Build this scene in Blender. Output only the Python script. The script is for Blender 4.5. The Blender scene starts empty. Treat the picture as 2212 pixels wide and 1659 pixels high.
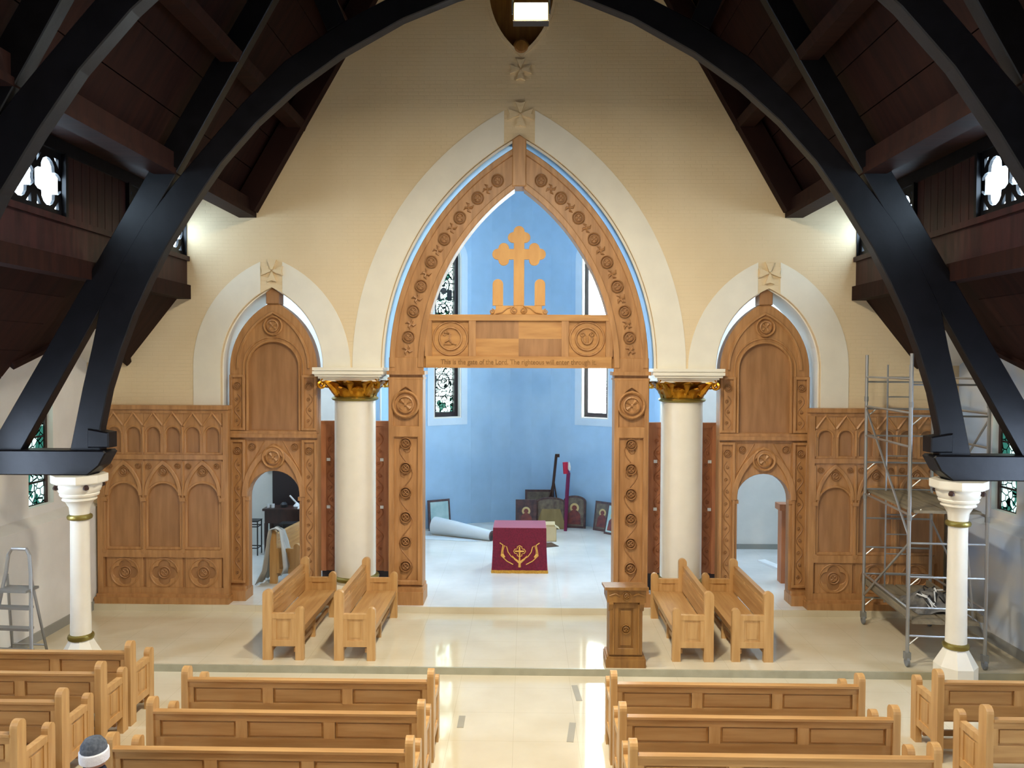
import bpy, bmesh, math, random
from mathutils import Vector, Matrix
random.seed(7)
S = 0.8                      # metres per working unit (all lengths below are in working units)
col = bpy.context.scene.collection
scn = bpy.context.scene
R = math.radians

# ------------------------------------------------------------------ camera
cd = bpy.data.cameras.new('camera'); cam = bpy.data.objects.new('camera', cd); col.objects.link(cam)
cd.sensor_width = 36.0; cd.lens = 1700.0 / 2212.0 * 36.0; cd.clip_start = 0.05; cd.clip_end = 200
cam.matrix_world = (Matrix.Translation(Vector((0.17, 0, 5.45)) * S) @ Matrix.Rotation(R(1.044), 4, 'Z')
                    @ Matrix.Rotation(R(90 - 1.43), 4, 'X') @ Matrix.Rotation(R(0.22), 4, 'Z'))
scn.camera = cam
# ------------------------------------------------------------------ world, light, exposure
w = bpy.data.worlds.new('overcast'); scn.world = w; w.use_nodes = True
w.node_tree.nodes['Background'].inputs[0].default_value = (0.75, 0.87, 1.0, 1)
w.node_tree.nodes['Background'].inputs[1].default_value = 1.0
vs = scn.view_settings
vs.view_transform = 'Standard'; vs.look = 'None'; vs.exposure = 0.0; vs.gamma = 1.0; vs.use_curve_mapping = False
def area(name, loc, aim, size, power, colr, spread=180):
    l = bpy.data.lights.new(name, 'AREA'); l.shape = 'DISK'; l.size = size * S; l.energy = power; l.color = colr; l.spread = R(spread)
    o = bpy.data.objects.new(name, l); col.objects.link(o); o.location = Vector(loc) * S
    o.rotation_euler = (Vector(aim) - Vector(loc)).to_track_quat('-Z', 'Y').to_euler(); return o
WARM = (1.0, 0.90, 0.72)
for y, pw in ((9.0, 480), (4.5, 230), (0.0, 110)):              # unseen warm fill lights added along the nave, without fixtures
    area('nave_fill_light', (0.1, y, 10.6), (0.1, y + 2.0, 0), 0.7, pw, WARM, 166)
# ------------------------------------------------------------------ helpers
def lin(c):
    return tuple(((x / 255) / 12.92 if x / 255 <= 0.04045 else ((x / 255 + 0.055) / 1.055) ** 2.4) for x in c)
def mat(name, c, rough=0.6, metal=0.0, spec=0.5, c2=None, scale=(3, 3, 3), detail=4, bump=0.0, bscale=None, coat=0.0):
    m = bpy.data.materials.new(name); m.use_nodes = True; nt = m.node_tree; b = nt.nodes['Principled BSDF']
    b.inputs['Roughness'].default_value = rough; b.inputs['Metallic'].default_value = metal
    b.inputs['Specular IOR Level'].default_value = spec; b.inputs['Coat Weight'].default_value = coat
    b.inputs['Coat Roughness'].default_value = 0.15
    tc = nt.nodes.new('ShaderNodeTexCoord'); mp = nt.nodes.new('ShaderNodeMapping'); no = nt.nodes.new('ShaderNodeTexNoise')
    nt.links.new(tc.outputs['Object'], mp.inputs[0]); mp.inputs['Scale'].default_value = scale
    nt.links.new(mp.outputs[0], no.inputs['Vector']); no.inputs['Detail'].default_value = detail; no.inputs['Scale'].default_value = 1.0
    a, d = lin(c), lin(c2 if c2 else tuple(x * 0.975 for x in c))
    rp = nt.nodes.new('ShaderNodeValToRGB'); rp.color_ramp.elements[0].position = 0.35; rp.color_ramp.elements[1].position = 0.65
    rp.color_ramp.elements[0].color = (*d, 1); rp.color_ramp.elements[1].color = (*a, 1)
    nt.links.new(no.outputs['Fac'], rp.inputs[0]); nt.links.new(rp.outputs[0], b.inputs['Base Color'])
    if bump:
        bp = nt.nodes.new('ShaderNodeBump'); bp.inputs['Strength'].default_value = bump; bp.inputs['Distance'].default_value = 0.01
        n2 = no
        if bscale:
            n2 = nt.nodes.new('ShaderNodeTexNoise'); n2.inputs['Scale'].default_value = bscale; nt.links.new(tc.outputs['Object'], n2.inputs['Vector'])
        nt.links.new(n2.outputs['Fac'], bp.inputs['Height']); nt.links.new(bp.outputs[0], b.inputs['Normal'])
    return m
def glow(name, c, st, dark=None, scale=6.0, thr=0.05, c3=None):
    """a pane lit from behind; dark = lead lines / painted glass pattern"""
    m = bpy.data.materials.new(name); m.use_nodes = True; nt = m.node_tree; nt.nodes.remove(nt.nodes['Principled BSDF'])
    e = nt.nodes.new('ShaderNodeEmission'); e.inputs[0].default_value = (*lin(c), 1); e.inputs[1].default_value = st
    nt.links.new(e.outputs[0], nt.nodes['Material Output'].inputs[0])
    if dark:
        tc = nt.nodes.new('ShaderNodeTexCoord'); vo = nt.nodes.new('ShaderNodeTexVoronoi'); vo.feature = 'DISTANCE_TO_EDGE'
        vo.inputs['Scale'].default_value = scale; nt.links.new(tc.outputs['Object'], vo.inputs['Vector'])
        rp = nt.nodes.new('ShaderNodeValToRGB'); rp.color_ramp.interpolation = 'CONSTANT'
        rp.color_ramp.elements[0].color = (*lin(dark), 1); rp.color_ramp.elements[1].position = thr; rp.color_ramp.elements[1].color = (1, 1, 1, 1)
        nt.links.new(vo.outputs['Distance'], rp.inputs[0])
        mx = nt.nodes.new('ShaderNodeMix'); mx.data_type = 'RGBA'; mx.blend_type = 'MULTIPLY'; mx.inputs[0].default_value = 1.0
        if c3:
            no = nt.nodes.new('ShaderNodeTexNoise'); no.inputs['Scale'].default_value = 2.2; nt.links.new(tc.outputs['Object'], no.inputs['Vector'])
            r2 = nt.nodes.new('ShaderNodeValToRGB'); r2.color_ramp.interpolation = 'CONSTANT'
            r2.color_ramp.elements[0].color = (*lin(c3), 1); r2.color_ramp.elements[1].position = 0.45; r2.color_ramp.elements[1].color = (*lin(c), 1)
            nt.links.new(no.outputs['Fac'], r2.inputs[0]); nt.links.new(r2.outputs[0], mx.inputs[6])
        else:
            mx.inputs[6].default_value = (*lin(c), 1)
        nt.links.new(rp.outputs[0], mx.inputs[7]); nt.links.new(mx.outputs[2], e.inputs[0])
    return m
def brick_mat(name, c, c2, bw=0.19, bh=0.065, strength=0.35):
    m = mat(name, c, 0.75, c2=c2, scale=(0.6, 0.6, 0.6)); nt = m.node_tree; b = nt.nodes['Principled BSDF']
    tc = nt.nodes.new('ShaderNodeTexCoord'); sp = nt.nodes.new('ShaderNodeSeparateXYZ'); cb = nt.nodes.new('ShaderNodeCombineXYZ')
    ad = nt.nodes.new('ShaderNodeMath'); nt.links.new(tc.outputs['Object'], sp.inputs[0])
    nt.links.new(sp.outputs[0], ad.inputs[0]); nt.links.new(sp.outputs[1], ad.inputs[1])
    nt.links.new(ad.outputs[0], cb.inputs[0]); nt.links.new(sp.outputs[2], cb.inputs[1])
    br = nt.nodes.new('ShaderNodeTexBrick'); br.inputs['Scale'].default_value = 1.0; br.inputs['Brick Width'].default_value = bw
    br.inputs['Row Height'].default_value = bh; br.inputs['Mortar Size'].default_value = 0.006; br.inputs['Mortar Smooth'].default_value = 0.4
    nt.links.new(cb.outputs[0], br.inputs['Vector']); bp = nt.nodes.new('ShaderNodeBump'); bp.invert = True
    bp.inputs['Strength'].default_value = strength; bp.inputs['Distance'].default_value = 0.01
    nt.links.new(br.outputs['Fac'], bp.inputs['Height']); nt.links.new(bp.outputs[0], b.inputs['Normal']); return m
def floor_mat(name, c, c2, tile=0.8, rough=0.06):
    m = mat(name, c, rough, c2=c2, scale=(1.3, 1.3, 1.3), detail=8); nt = m.node_tree; b = nt.nodes['Principled BSDF']
    tc = nt.nodes.new('ShaderNodeTexCoord'); br = nt.nodes.new('ShaderNodeTexBrick'); br.offset = 0.0
    br.inputs['Scale'].default_value = 1.0; br.inputs['Brick Width'].default_value = tile; br.inputs['Row Height'].default_value = tile
    br.inputs['Mortar Size'].default_value = 0.0025; nt.links.new(tc.outputs['Object'], br.inputs['Vector'])
    mx = nt.nodes.new('ShaderNodeMix'); mx.data_type = 'RGBA'; mx.blend_type = 'MULTIPLY'
    mx.inputs[7].default_value = (0.82, 0.80, 0.76, 1); src = b.inputs['Base Color'].links[0].from_socket
    nt.links.new(br.outputs['Fac'], mx.inputs[0]); nt.links.new(src, mx.inputs[6]); nt.links.new(mx.outputs[2], b.inputs['Base Color']); return m

M = {}
M['brick'] = brick_mat('painted_brick', (228, 208, 170), (220, 198, 158))
M['plaster'] = mat('white_plaster', (228, 226, 218), 0.7)
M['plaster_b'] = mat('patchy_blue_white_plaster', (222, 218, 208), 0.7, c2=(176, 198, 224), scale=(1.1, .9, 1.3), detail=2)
M['band'] = mat('pale_plaster_band', (232, 226, 208), 0.7)
M['blue'] = mat('blue_paint', (162, 198, 228), 0.7)
M['blue_pale'] = mat('pale_blue_paint', (198, 218, 234), 0.7)
M['oak'] = mat('carved_oak', (184, 136, 86), 0.45, c2=(160, 114, 68), scale=(14, 14, 1.6), detail=6, bump=0.25)
M['oak_in'] = mat('carved_oak_panel', (168, 122, 78), 0.5, c2=(146, 104, 64), scale=(9, 9, 1.2), detail=6, bump=0.2)
M['oak_red'] = mat('reddish_oak', (180, 116, 74), 0.5, c2=(154, 94, 58), scale=(12, 12, 1.5), detail=6, bump=0.2)
M['oak_x'] = mat('oak_lintel', (192, 142, 82), 0.45, c2=(172, 122, 68), scale=(1.6, 12, 12), detail=6, bump=0.15)
M['ply'] = mat('pale_plywood', (212, 160, 92), 0.6, c2=(202, 148, 82), scale=(8, 8, 2), detail=5)
M['pew'] = mat('pew_oak', (190, 148, 94), 0.38, c2=(170, 126, 74), scale=(1.4, 16, 16), detail=6, bump=0.08)
M['pewz'] = mat('pew_oak_upright', (202, 160, 104), 0.38, c2=(184, 140, 84), scale=(16, 16, 1.6), detail=6, bump=0.08)
M['lect'] = mat('brown_oak', (150, 106, 50), 0.5, c2=(124, 84, 38), scale=(14, 14, 1.5), detail=6, bump=0.2)
M['timber'] = mat('black_stained_timber', (14, 14, 19), 0.42, spec=0.28, c2=(8, 8, 12), scale=(6, 6, 6), detail=6, bump=0.3)
M['roof'] = mat('dark_roof_boards', (40, 19, 14), 0.7, spec=0.15, c2=(28, 12, 10), scale=(1.2, 9, 1.2), detail=6, bump=0.3)
M['clere'] = mat('clerestory_boards', (54, 27, 27), 0.5, spec=0.3, c2=(36, 18, 19), scale=(10, 10, 1.2), detail=6, bump=0.2)
M['floor'] = floor_mat('polished_floor', (214, 204, 178), (204, 192, 164), 0.75)
M['floor2'] = floor_mat('polished_floor_white', (222, 220, 212), (208, 206, 198), 0.75)
M['step'] = mat('grey_step_stone', (172, 168, 144), 0.35, c2=(160, 156, 132), scale=(5, 5, 5))
M['white'] = mat('white_paint', (236, 230, 212), 0.35)
M['gold'] = mat('gilding', (214, 158, 52), 0.32, metal=0.9, c2=(176, 118, 30), scale=(10, 10, 10), bump=0.3)
M['brass'] = mat('brass', (150, 136, 72), 0.35, metal=0.8)
M['alu'] = mat('aluminium', (176, 178, 178), 0.38, metal=0.75)
M['steel'] = mat('grey_steel', (150, 152, 150), 0.45, metal=0.6)
M['plank'] = mat('scaffold_plank', (132, 120, 96), 0.8, c2=(108, 98, 80), scale=(12, 2, 12), bump=0.3)
M['rubber'] = mat('grey_castor', (120, 124, 128), 0.6)
M['black'] = mat('black_metal', (30, 29, 30), 0.5)
M['velvet'] = mat('maroon_velvet', (116, 12, 48), 0.85, c2=(96, 8, 40), scale=(30, 30, 30), bump=0.2)
_b = M['velvet'].node_tree.nodes['Principled BSDF']; _b.inputs['Sheen Weight'].default_value = .6; _b.inputs['Sheen Tint'].default_value = (1, .45, .6, 1)
M['fringe'] = mat('gold_fringe', (206, 160, 58), 0.6, c2=(170, 126, 40), scale=(60, 60, 60))
M['thread'] = mat('gold_thread', (226, 176, 86), 0.5)
M['darkwood'] = mat('dark_brown_wood', (62, 36, 28), 0.4, c2=(44, 25, 20), scale=(10, 10, 2))
M['blackwood'] = mat('very_dark_wood', (38, 24, 26), 0.45)
M['paper'] = mat('white_paper', (232, 232, 228), 0.8)
M['carpet'] = mat('pale_carpet_roll', (196, 206, 210), 0.95, bump=0.3, bscale=60)
M['cloth'] = mat('grey_cloth', (176, 174, 166), 0.95, bump=0.2, bscale=40)
M['rags'] = mat('dusty_rags', (120, 116, 108), 0.95, c2=(70, 68, 66), scale=(9, 9, 9))
M['card'] = mat('cardboard', (206, 190, 150), 0.85)
M['skin'] = mat('skin', (196, 146, 120), 0.6)
M['capgrey'] = mat('grey_knit', (92, 98, 108), 0.95, c2=(70, 76, 86), scale=(40, 40, 40), bump=0.5)
M['capwhite'] = mat('white_knit', (226, 226, 230), 0.95, bump=0.4, bscale=60)
M['coat'] = mat('dark_coat', (34, 30, 46), 0.9)
M['red'] = mat('red_wrap', (190, 22, 60), 0.6)
M['purple'] = mat('purple_wrap', (110, 20, 70), 0.7)
M['tape'] = mat('grey_floor_tape', (158, 152, 136), 0.6)
M['base'] = mat('grey_skirting', (150, 150, 142), 0.6)
M['glass_l'] = glow('stained_glass', (215, 248, 242), 7, dark=(8, 10, 10), scale=11, thr=0.09, c3=(30, 60, 52))
M['glass_r'] = glow('clear_leaded_glass', (232, 250, 252), 52, dark=(150, 170, 170), scale=9, thr=0.03)
M['glass_s'] = glow('side_stained_glass', (190, 226, 220), 2.0, dark=(10, 20, 18), scale=8, thr=0.06, c3=(40, 90, 80))
M['glass_q'] = glow('white_daylight_glass', (205, 232, 255), 14.0)
M['glass_a'] = glow('aisle_daylight_glass', (205, 226, 255), 48.0)
M['glass_fill'] = glow('apse_fill_glass', (200, 226, 255), 26.0)
M['lampface'] = glow('lamp_glass', (255, 226, 150), 30.0)
M['icon_d'] = mat('icon_dark', (56, 46, 56), 0.5, c2=(96, 70, 66), scale=(8, 8, 8), detail=6)
M['icon_g'] = mat('icon_greyed', (122, 112, 96), 0.5, c2=(86, 76, 70), scale=(7, 7, 7), detail=6)
M['icon_f'] = mat('icon_figure', (128, 66, 58), 0.5, c2=(90, 48, 56), scale=(9, 9, 9))
M['icon_halo'] = mat('icon_halo', (206, 184, 128), 0.5)
M['pale_icon'] = mat('pale_picture', (150, 186, 190), 0.5, c2=(176, 204, 204), scale=(4, 4, 4))
M['board'] = mat('bare_board', (146, 128, 84), 0.7, c2=(130, 112, 72), scale=(8, 8, 2))

class MB:
    def __init__(s): s.v = []; s.f = []
    def add(s, vs_, fs_):
        n = len(s.v); s.v += [tuple(p) for p in vs_]; s.f += [tuple(i + n for i in f) for f in fs_]; return s
    def box(s, x0, x1, y0, y1, z0, z1):
        return s.add([(x0, y0, z0), (x1, y0, z0), (x1, y1, z0), (x0, y1, z0), (x0, y0, z1), (x1, y0, z1), (x1, y1, z1), (x0, y1, z1)],
                     [(0, 3, 2, 1), (4, 5, 6, 7), (0, 1, 5, 4), (1, 2, 6, 5), (2, 3, 7, 6), (3, 0, 4, 7)])
    def prism(s, poly, a, b, ax='y'):
        f = {'y': lambda p, t: (p[0], t, p[1]), 'x': lambda p, t: (t, p[0], p[1]), 'z': lambda p, t: (p[0], p[1], t)}[ax]
        n = len(poly)
        return s.add([f(p, a) for p in poly] + [f(p, b) for p in poly],
                     [tuple(range(n)), tuple(range(2 * n - 1, n - 1, -1))] + [(i, (i + 1) % n, n + (i + 1) % n, n + i) for i in range(n)])
    def tube(s, pts, r, n=8, closed=False, cap=True):
        pts = [Vector(p) for p in pts]; m = len(pts); rr = r if isinstance(r, (list, tuple)) else [r] * m; base = len(s.v)
        up = None
        for i, p in enumerate(pts):
            a = pts[i - 1] if (i > 0 or closed) else p; b = pts[(i + 1) % m] if (i < m - 1 or closed) else p
            t = (b - a).normalized()
            if up is None: up = Vector((0, 0, 1)) if abs(t.z) < 0.9 else Vector((0, 1, 0))
            sd = t.cross(up)
            if sd.length < 1e-4: sd = t.cross(Vector((1, 0, 0)))
            sd.normalize(); up = sd.cross(t).normalized()
            for k in range(n):
                an = 2 * math.pi * k / n; s.v.append(tuple(p + (sd * math.cos(an) + up * math.sin(an)) * rr[i]))
        for i in range(m if closed else m - 1):
            j = (i + 1) % m
            for k in range(n): s.f.append((base + i * n + k, base + i * n + (k + 1) % n, base + j * n + (k + 1) % n, base + j * n + k))
        if cap and not closed:
            s.f.append(tuple(base + k for k in range(n))); s.f.append(tuple(base + (m - 1) * n + k for k in range(n - 1, -1, -1)))
        return s
    def lathe(s, prof, n=24, c=(0, 0, 0), ph=0.0, ax='z'):
        base = len(s.v)
        for (r, z) in prof:
            for k in range(n):
                a = 2 * math.pi * k / n + ph; x, y = r * math.cos(a), r * math.sin(a)
                s.v.append((c[0] + x, c[1] + y, c[2] + z) if ax == 'z' else ((c[0] + x, c[1] + z, c[2] + y) if ax == 'y' else (c[0] + z, c[1] + x, c[2] + y)))
        for i in range(len(prof) - 1):
            for k in range(n): s.f.append((base + i * n + k, base + i * n + (k + 1) % n, base + (i + 1) * n + (k + 1) % n, base + (i + 1) * n + k))
        s.f.append(tuple(base + k for k in range(n))); m = len(prof) - 1; s.f.append(tuple(base + m * n + k for k in range(n)))
        return s
    def plate(s, loops, y0, y1, bev=0.0):
        cu = bpy.data.curves.new('t', 'CURVE'); cu.dimensions = '2D'; cu.fill_mode = 'BOTH'; cu.extrude = (y1 - y0) / 2 - bev
        if bev: cu.bevel_depth = bev; cu.bevel_resolution = 0; cu.offset = -bev
        for l in loops:
            sp = cu.splines.new('POLY'); sp.points.add(len(l) - 1); sp.use_cyclic_u = True
            for i, p in enumerate(l): sp.points[i].co = (p[0], p[1], 0, 1)
        ob = bpy.data.objects.new('t', cu); me = bpy.data.meshes.new_from_object(ob); ym = (y0 + y1) / 2
        s.add([(q.co.x, ym - q.co.z, q.co.y) for q in me.vertices], [tuple(p.vertices) for p in me.polygons])
        bpy.data.objects.remove(ob); bpy.data.curves.remove(cu); bpy.data.meshes.remove(me); return s
    def mesh(s, name, m, smooth=False):
        me = bpy.data.meshes.new(name); me.from_pydata([(a * S, b * S, c * S) for a, b, c in s.v], [], s.f)
        bm = bmesh.new(); bm.from_mesh(me); bmesh.ops.remove_doubles(bm, verts=bm.verts, dist=1e-5)
        bmesh.ops.recalc_face_normals(bm, faces=bm.faces); bm.to_mesh(me); bm.free()
        for mm in (m if isinstance(m, (list, tuple)) else [m]): me.materials.append(M[mm] if isinstance(mm, str) else mm)
        if smooth:
            for p in me.polygons: p.use_smooth = True
            try: me.set_sharp_from_angle(angle=R(40))
            except Exception: pass
        return me
    def build(s, name, m, parent=None, loc=(0, 0, 0), rot=(0, 0, 0), smooth=False):
        return inst(s.mesh(name, m, smooth), name, parent, loc, rot)
def inst(me, name, parent=None, loc=(0, 0, 0), rot=(0, 0, 0), scale=(1, 1, 1)):
    o = bpy.data.objects.new(name, me); col.objects.link(o); o.parent = parent
    o.location = Vector(loc) * S; o.rotation_euler = rot; o.scale = scale; return o
def tag(o, label=None, cat=None, group=None, kind=None):
    if label: o['label'] = label
    if cat: o['category'] = cat
    if group: o['group'] = group
    if kind: o['kind'] = kind
    return o
def thing(name, label, cat, loc=(0, 0, 0), rz=0.0, group=None, kind=None):
    o = bpy.data.objects.new(name, None); col.objects.link(o); o.location = Vector(loc) * S; o.rotation_euler = (0, 0, rz)
    o.empty_display_size = 0.1; return tag(o, label, cat, group, kind)
def B(x0, x1, y0, y1, z0, z1): return MB().box(x0, x1, y0, y1, z0, z1)
def arc(cx, cz, r, a0, a1, n): return [(cx + r * math.cos(R(a0 + (a1 - a0) * i / n)), cz + r * math.sin(R(a0 + (a1 - a0) * i / n))) for i in range(n + 1)]
def pointed(cx, zs, h, c, n=14):
    """points of a pointed arch from left springing to right springing; arc centres at cx +- c"""
    r = h + c; ap = math.degrees(math.acos(c / r)); L = arc(cx + c, zs, r, 180, 180 - ap, n); Rr = arc(cx - c, zs, r, ap, 0, n)
    return L + Rr[1:]
def round_arch(cx, z0, zs, h, n=16): return [(cx - h, z0)] + arc(cx, zs, h, 180, 0, n) + [(cx + h, z0)]
def rect(x0, x1, z0, z1): return [(x0, z0), (x1, z0), (x1, z1), (x0, z1)]
def circ(cx, cz, r, n=28): return [(cx + r * math.cos(2 * math.pi * i / n), cz + r * math.sin(2 * math.pi * i / n)) for i in range(n)]
def quatrefoil(cx, cz, r, d, n=8):
    pts = []
    for q in range(4):
        a = 90 * q; ox, oz = cx + d * math.cos(R(a)), cz + d * math.sin(R(a))
        lim = 180 - math.degrees(math.acos(min(1, max(-1, (d * math.sqrt(0.5)) / r)))) - 45 if d * math.sqrt(.5) < r else 90
        # lobe intersection with diagonal
        k = d * math.cos(R(45)); t = k + math.sqrt(max(0, r * r - (d * math.sin(R(45))) ** 2))
        px, pz = t * math.cos(R(45)) - d, t * math.sin(R(45)); half = math.degrees(math.atan2(pz, px))
        pts += arc(ox, oz, r, a - half, a + half, n)[:-1]
    return pts
def rosette_mesh(name, r, m, depth=0.05):
    """carved roundel in the XZ plane, facing -Y: two rings, four petals and a boss"""
    b = MB()
    b.lathe([(r * .98, 0), (r, -depth * .6), (r * .9, -depth), (r * .8, -depth * .6), (r * .76, -depth * .1)], 20, ax='y')
    b.lathe([(r * .62, 0), (r * .62, -depth * .8), (r * .52, -depth), (r * .46, -depth * .4)], 18, ax='y')
    for k in range(4):
        a = R(45 + 90 * k); d = Vector((math.cos(a), 0, math.sin(a))); t = Vector((-d.z, 0, d.x)); p0 = d * r * .06; p1 = d * r * .44
        b.add([p0 + Vector((0, -depth * .8, 0)), p1 + t * r * .2 + Vector((0, -depth * .5, 0)), p1 * 1.05 + Vector((0, -depth, 0)), p1 - t * r * .2 + Vector((0, -depth * .5, 0)),
               p1 + t * r * .2, p1 - t * r * .2], [(0, 1, 2), (0, 2, 3), (1, 4, 2), (2, 5, 3), (4, 5, 2)])
    b.lathe([(r * .12, -depth * .3), (r * .1, -depth), (0.001, -depth * 1.1)], 8, ax='y')
    return b.mesh(name, m)
def spiral(cx, cz, r0, r1, a0, turns, n=16, y=0.0):
    return [(cx + (r0 + (r1 - r0) * i / n) * math.cos(R(a0 + 360 * turns * i / n)), y, cz + (r0 + (r1 - r0) * i / n) * math.sin(R(a0 + 360 * turns * i / n))) for i in range(n + 1)]
def vine(x, z0, z1, wd, pitch, y, rr=0.012):
    """one carved vine: a wavy stem with a curl and a leaf in each bend"""
    b = MB(); n = max(2, int(round((z1 - z0) / pitch))); p = (z1 - z0) / n; st = []
    for i in range(n * 6 + 1):
        t = i / 6.0; st.append((x + wd * .42 * math.sin(math.pi * t), y, z0 + p * t))
    b.tube(st, rr, 4)
    for k in range(n):
        sg = -1 if k % 2 == 0 else 1; cz = z0 + p * (k + .5)
        b.tube(spiral(x + sg * wd * .1, cz, wd * .3, wd * .07, 90 if sg > 0 else 270, 1.3 * sg, 9, y), rr * .8, 4)
        b.lathe([(wd * .1, 0), (wd * .08, -.02), (.001, -.028)], 6, (x + sg * wd * .1, y, cz), ax='y')
    return b
# ================================================================== the setting
Y_STEP1, Y_STEP2, YW = 13.67, 16.68, 17.0
Z1, Z2 = 0.12, 0.25
def struct(o, label=None): return tag(o, label, None, None, 'structure')
struct(B(-9.8, 9.8, -6, Y_STEP1, -.15, 0).build('floor', 'floor'), 'polished cream nave floor between the pews')
struct(B(-9.8, 9.8, Y_STEP1 + .03, Y_STEP2, -.15, Z1).build('floor_chancel', 'floor'), 'polished cream floor raised one step in front of the screen')
struct(B(-9.8, 9.8, Y_STEP2 + .03, 26.5, -.15, Z2).build('floor_sanctuary', 'floor2'), 'pale polished floor behind the carved screen')
struct(B(-9.8, 9.8, Y_STEP1 - .01, Y_STEP1 + .03, -.1, Z1 + .004).build('trim_1', 'step'), 'grey stone step edge behind the front pews')
struct(B(-9.8, 9.8, Y_STEP2 - .01, Y_STEP2 + .03, 0, Z2 + .004).build('trim_2', 'floor'), 'stone step edge under the carved screen')
# ---- end wall with the great arch and two side arches
CC, ZS = 2.69, 5.37                      # arc centre offset and springing of the great arch
def wall_outline(h, hs, cs):
    lo = [(-9.75, -.1), (-5.36 - hs, -.1)] + pointed(-5.36, ZS, hs, cs) + pointed(0, ZS, h, CC, 26) + pointed(5.36, ZS, hs, cs) + [(5.36 + hs, -.1), (9.75, -.1)]
    return lo + [(9.75, 6.2), (7.6, 7.5), (7.6, 9.6), (6.5, 9.6), (0, 20.6), (-6.5, 9.6), (-7.6, 9.6), (-7.6, 7.5), (-9.75, 6.2)]
def vesica(z0, h, c, n=12):
    p = pointed(0.03, 0, h, c, n); return [(x, z0 - z) for x, z in p][::1] + [(x, z0 + z) for x, z in p[::-1]][1:-1]
VES = vesica(13.45, .76, .98)
wf = MB().plate([wall_outline(2.98, 1.115, .784), VES], YW, YW + .1).build('wall_far', 'brick')
struct(wf, 'cream painted brick end wall pierced by three pointed arches')
wb = MB().plate([wall_outline(2.93, 1.09, .784), VES], YW + .1, YW + .95).mesh('wall_core', ['plaster', 'blue'])
for p in wb.polygons:
    c = p.center / S
    if abs(c.x) < 2.95 and c.z > 5.3 and abs(p.normal.y) < .5 and c.z < 11: p.material_index = 1
inst(wb, 'wall_core', wf)
# bands of smooth plaster round the arches, stopping at the key stones
def band(cx, h, c, wd, z0, gap, nm):
    for sg in (-1, 1):
        r0, r1 = h + c, h + c + wd
        def pts(r):
            ap = math.degrees(math.acos((c + gap) / r)); return [(cx + sg * (-c + q[0]), ZS + q[1]) for q in arc(0, 0, r, 0, ap, 22)]
        a, b = pts(r0 + .01), pts(r1)
        MB().plate([[(cx + sg * (h + .01), z0)] * (z0 < ZS) + a + b[::-1] + [(cx + sg * (h + wd), z0)] * (z0 < ZS)], YW - .014, YW + .01).build(nm, 'band', wf)
band(0, 2.98, CC, .62, ZS, .33, 'arch_band')
def side_band(cx):
    c, h, wd, gap = .784, 1.115, .6, .24
    for sg in (-1, 1):
        outer = (sg < 0) == (cx < 0)
        def pts(r):
            ap = math.degrees(math.acos((c + gap) / r)); return [(cx + sg * (-c + q[0]), ZS + q[1]) for q in arc(0, 0, r, 0, ap, 16)]
        a, b = pts(h + c + .01), pts(h + c + wd)
        lo = [(cx + sg * (h + .01), 4.3)] if outer else []; hi = [(cx + sg * (h + wd), 4.3)] if outer else []
        MB().plate([lo + a + b[::-1] + hi], YW - .012, YW + .01).build('arch_band', 'band', wf)
side_band(-5.36); side_band(5.36)
def patee(cx, cz, r):
    b = MB()
    for k in range(4):
        a = R(90 * k); d = (math.cos(a), math.sin(a)); t = (-d[1], d[0])
        q = [(.1, .06), (1, .42), (.86, 0), (1, -.42), (.1, -.06)]
        b.plate([[(cx + r * (u * d[0] + v * t[0]), cz + r * (u * d[1] + v * t[1])) for u, v in q]], YW - .06, YW + .01)
    return b
for cx, cz, r in ((0.02, 10.8, .27), (0.02, 11.75, .23), (-5.34, 7.45, .24), (5.36, 7.42, .24)):
    patee(cx, cz, r).build('cross_relief', 'brick', wf)
# recessed vesica niche high in the gable
MB().plate([vesica(13.45, .80, .98)], YW + .45, YW + .5).build('niche_back', 'lect', wf)
MB().plate([VES, vesica(13.45, .69, .98)], YW - .03, YW + .25).build('niche_frame', 'brick', wf)
b = MB(); b.lathe([(.17, .12), (.17, 0), (.12, -.05), (.001, -.07)], 20, (.03, YW - .01, 12.24), ax='y'); b.build('niche_boss', 'lect', wf)
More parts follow.
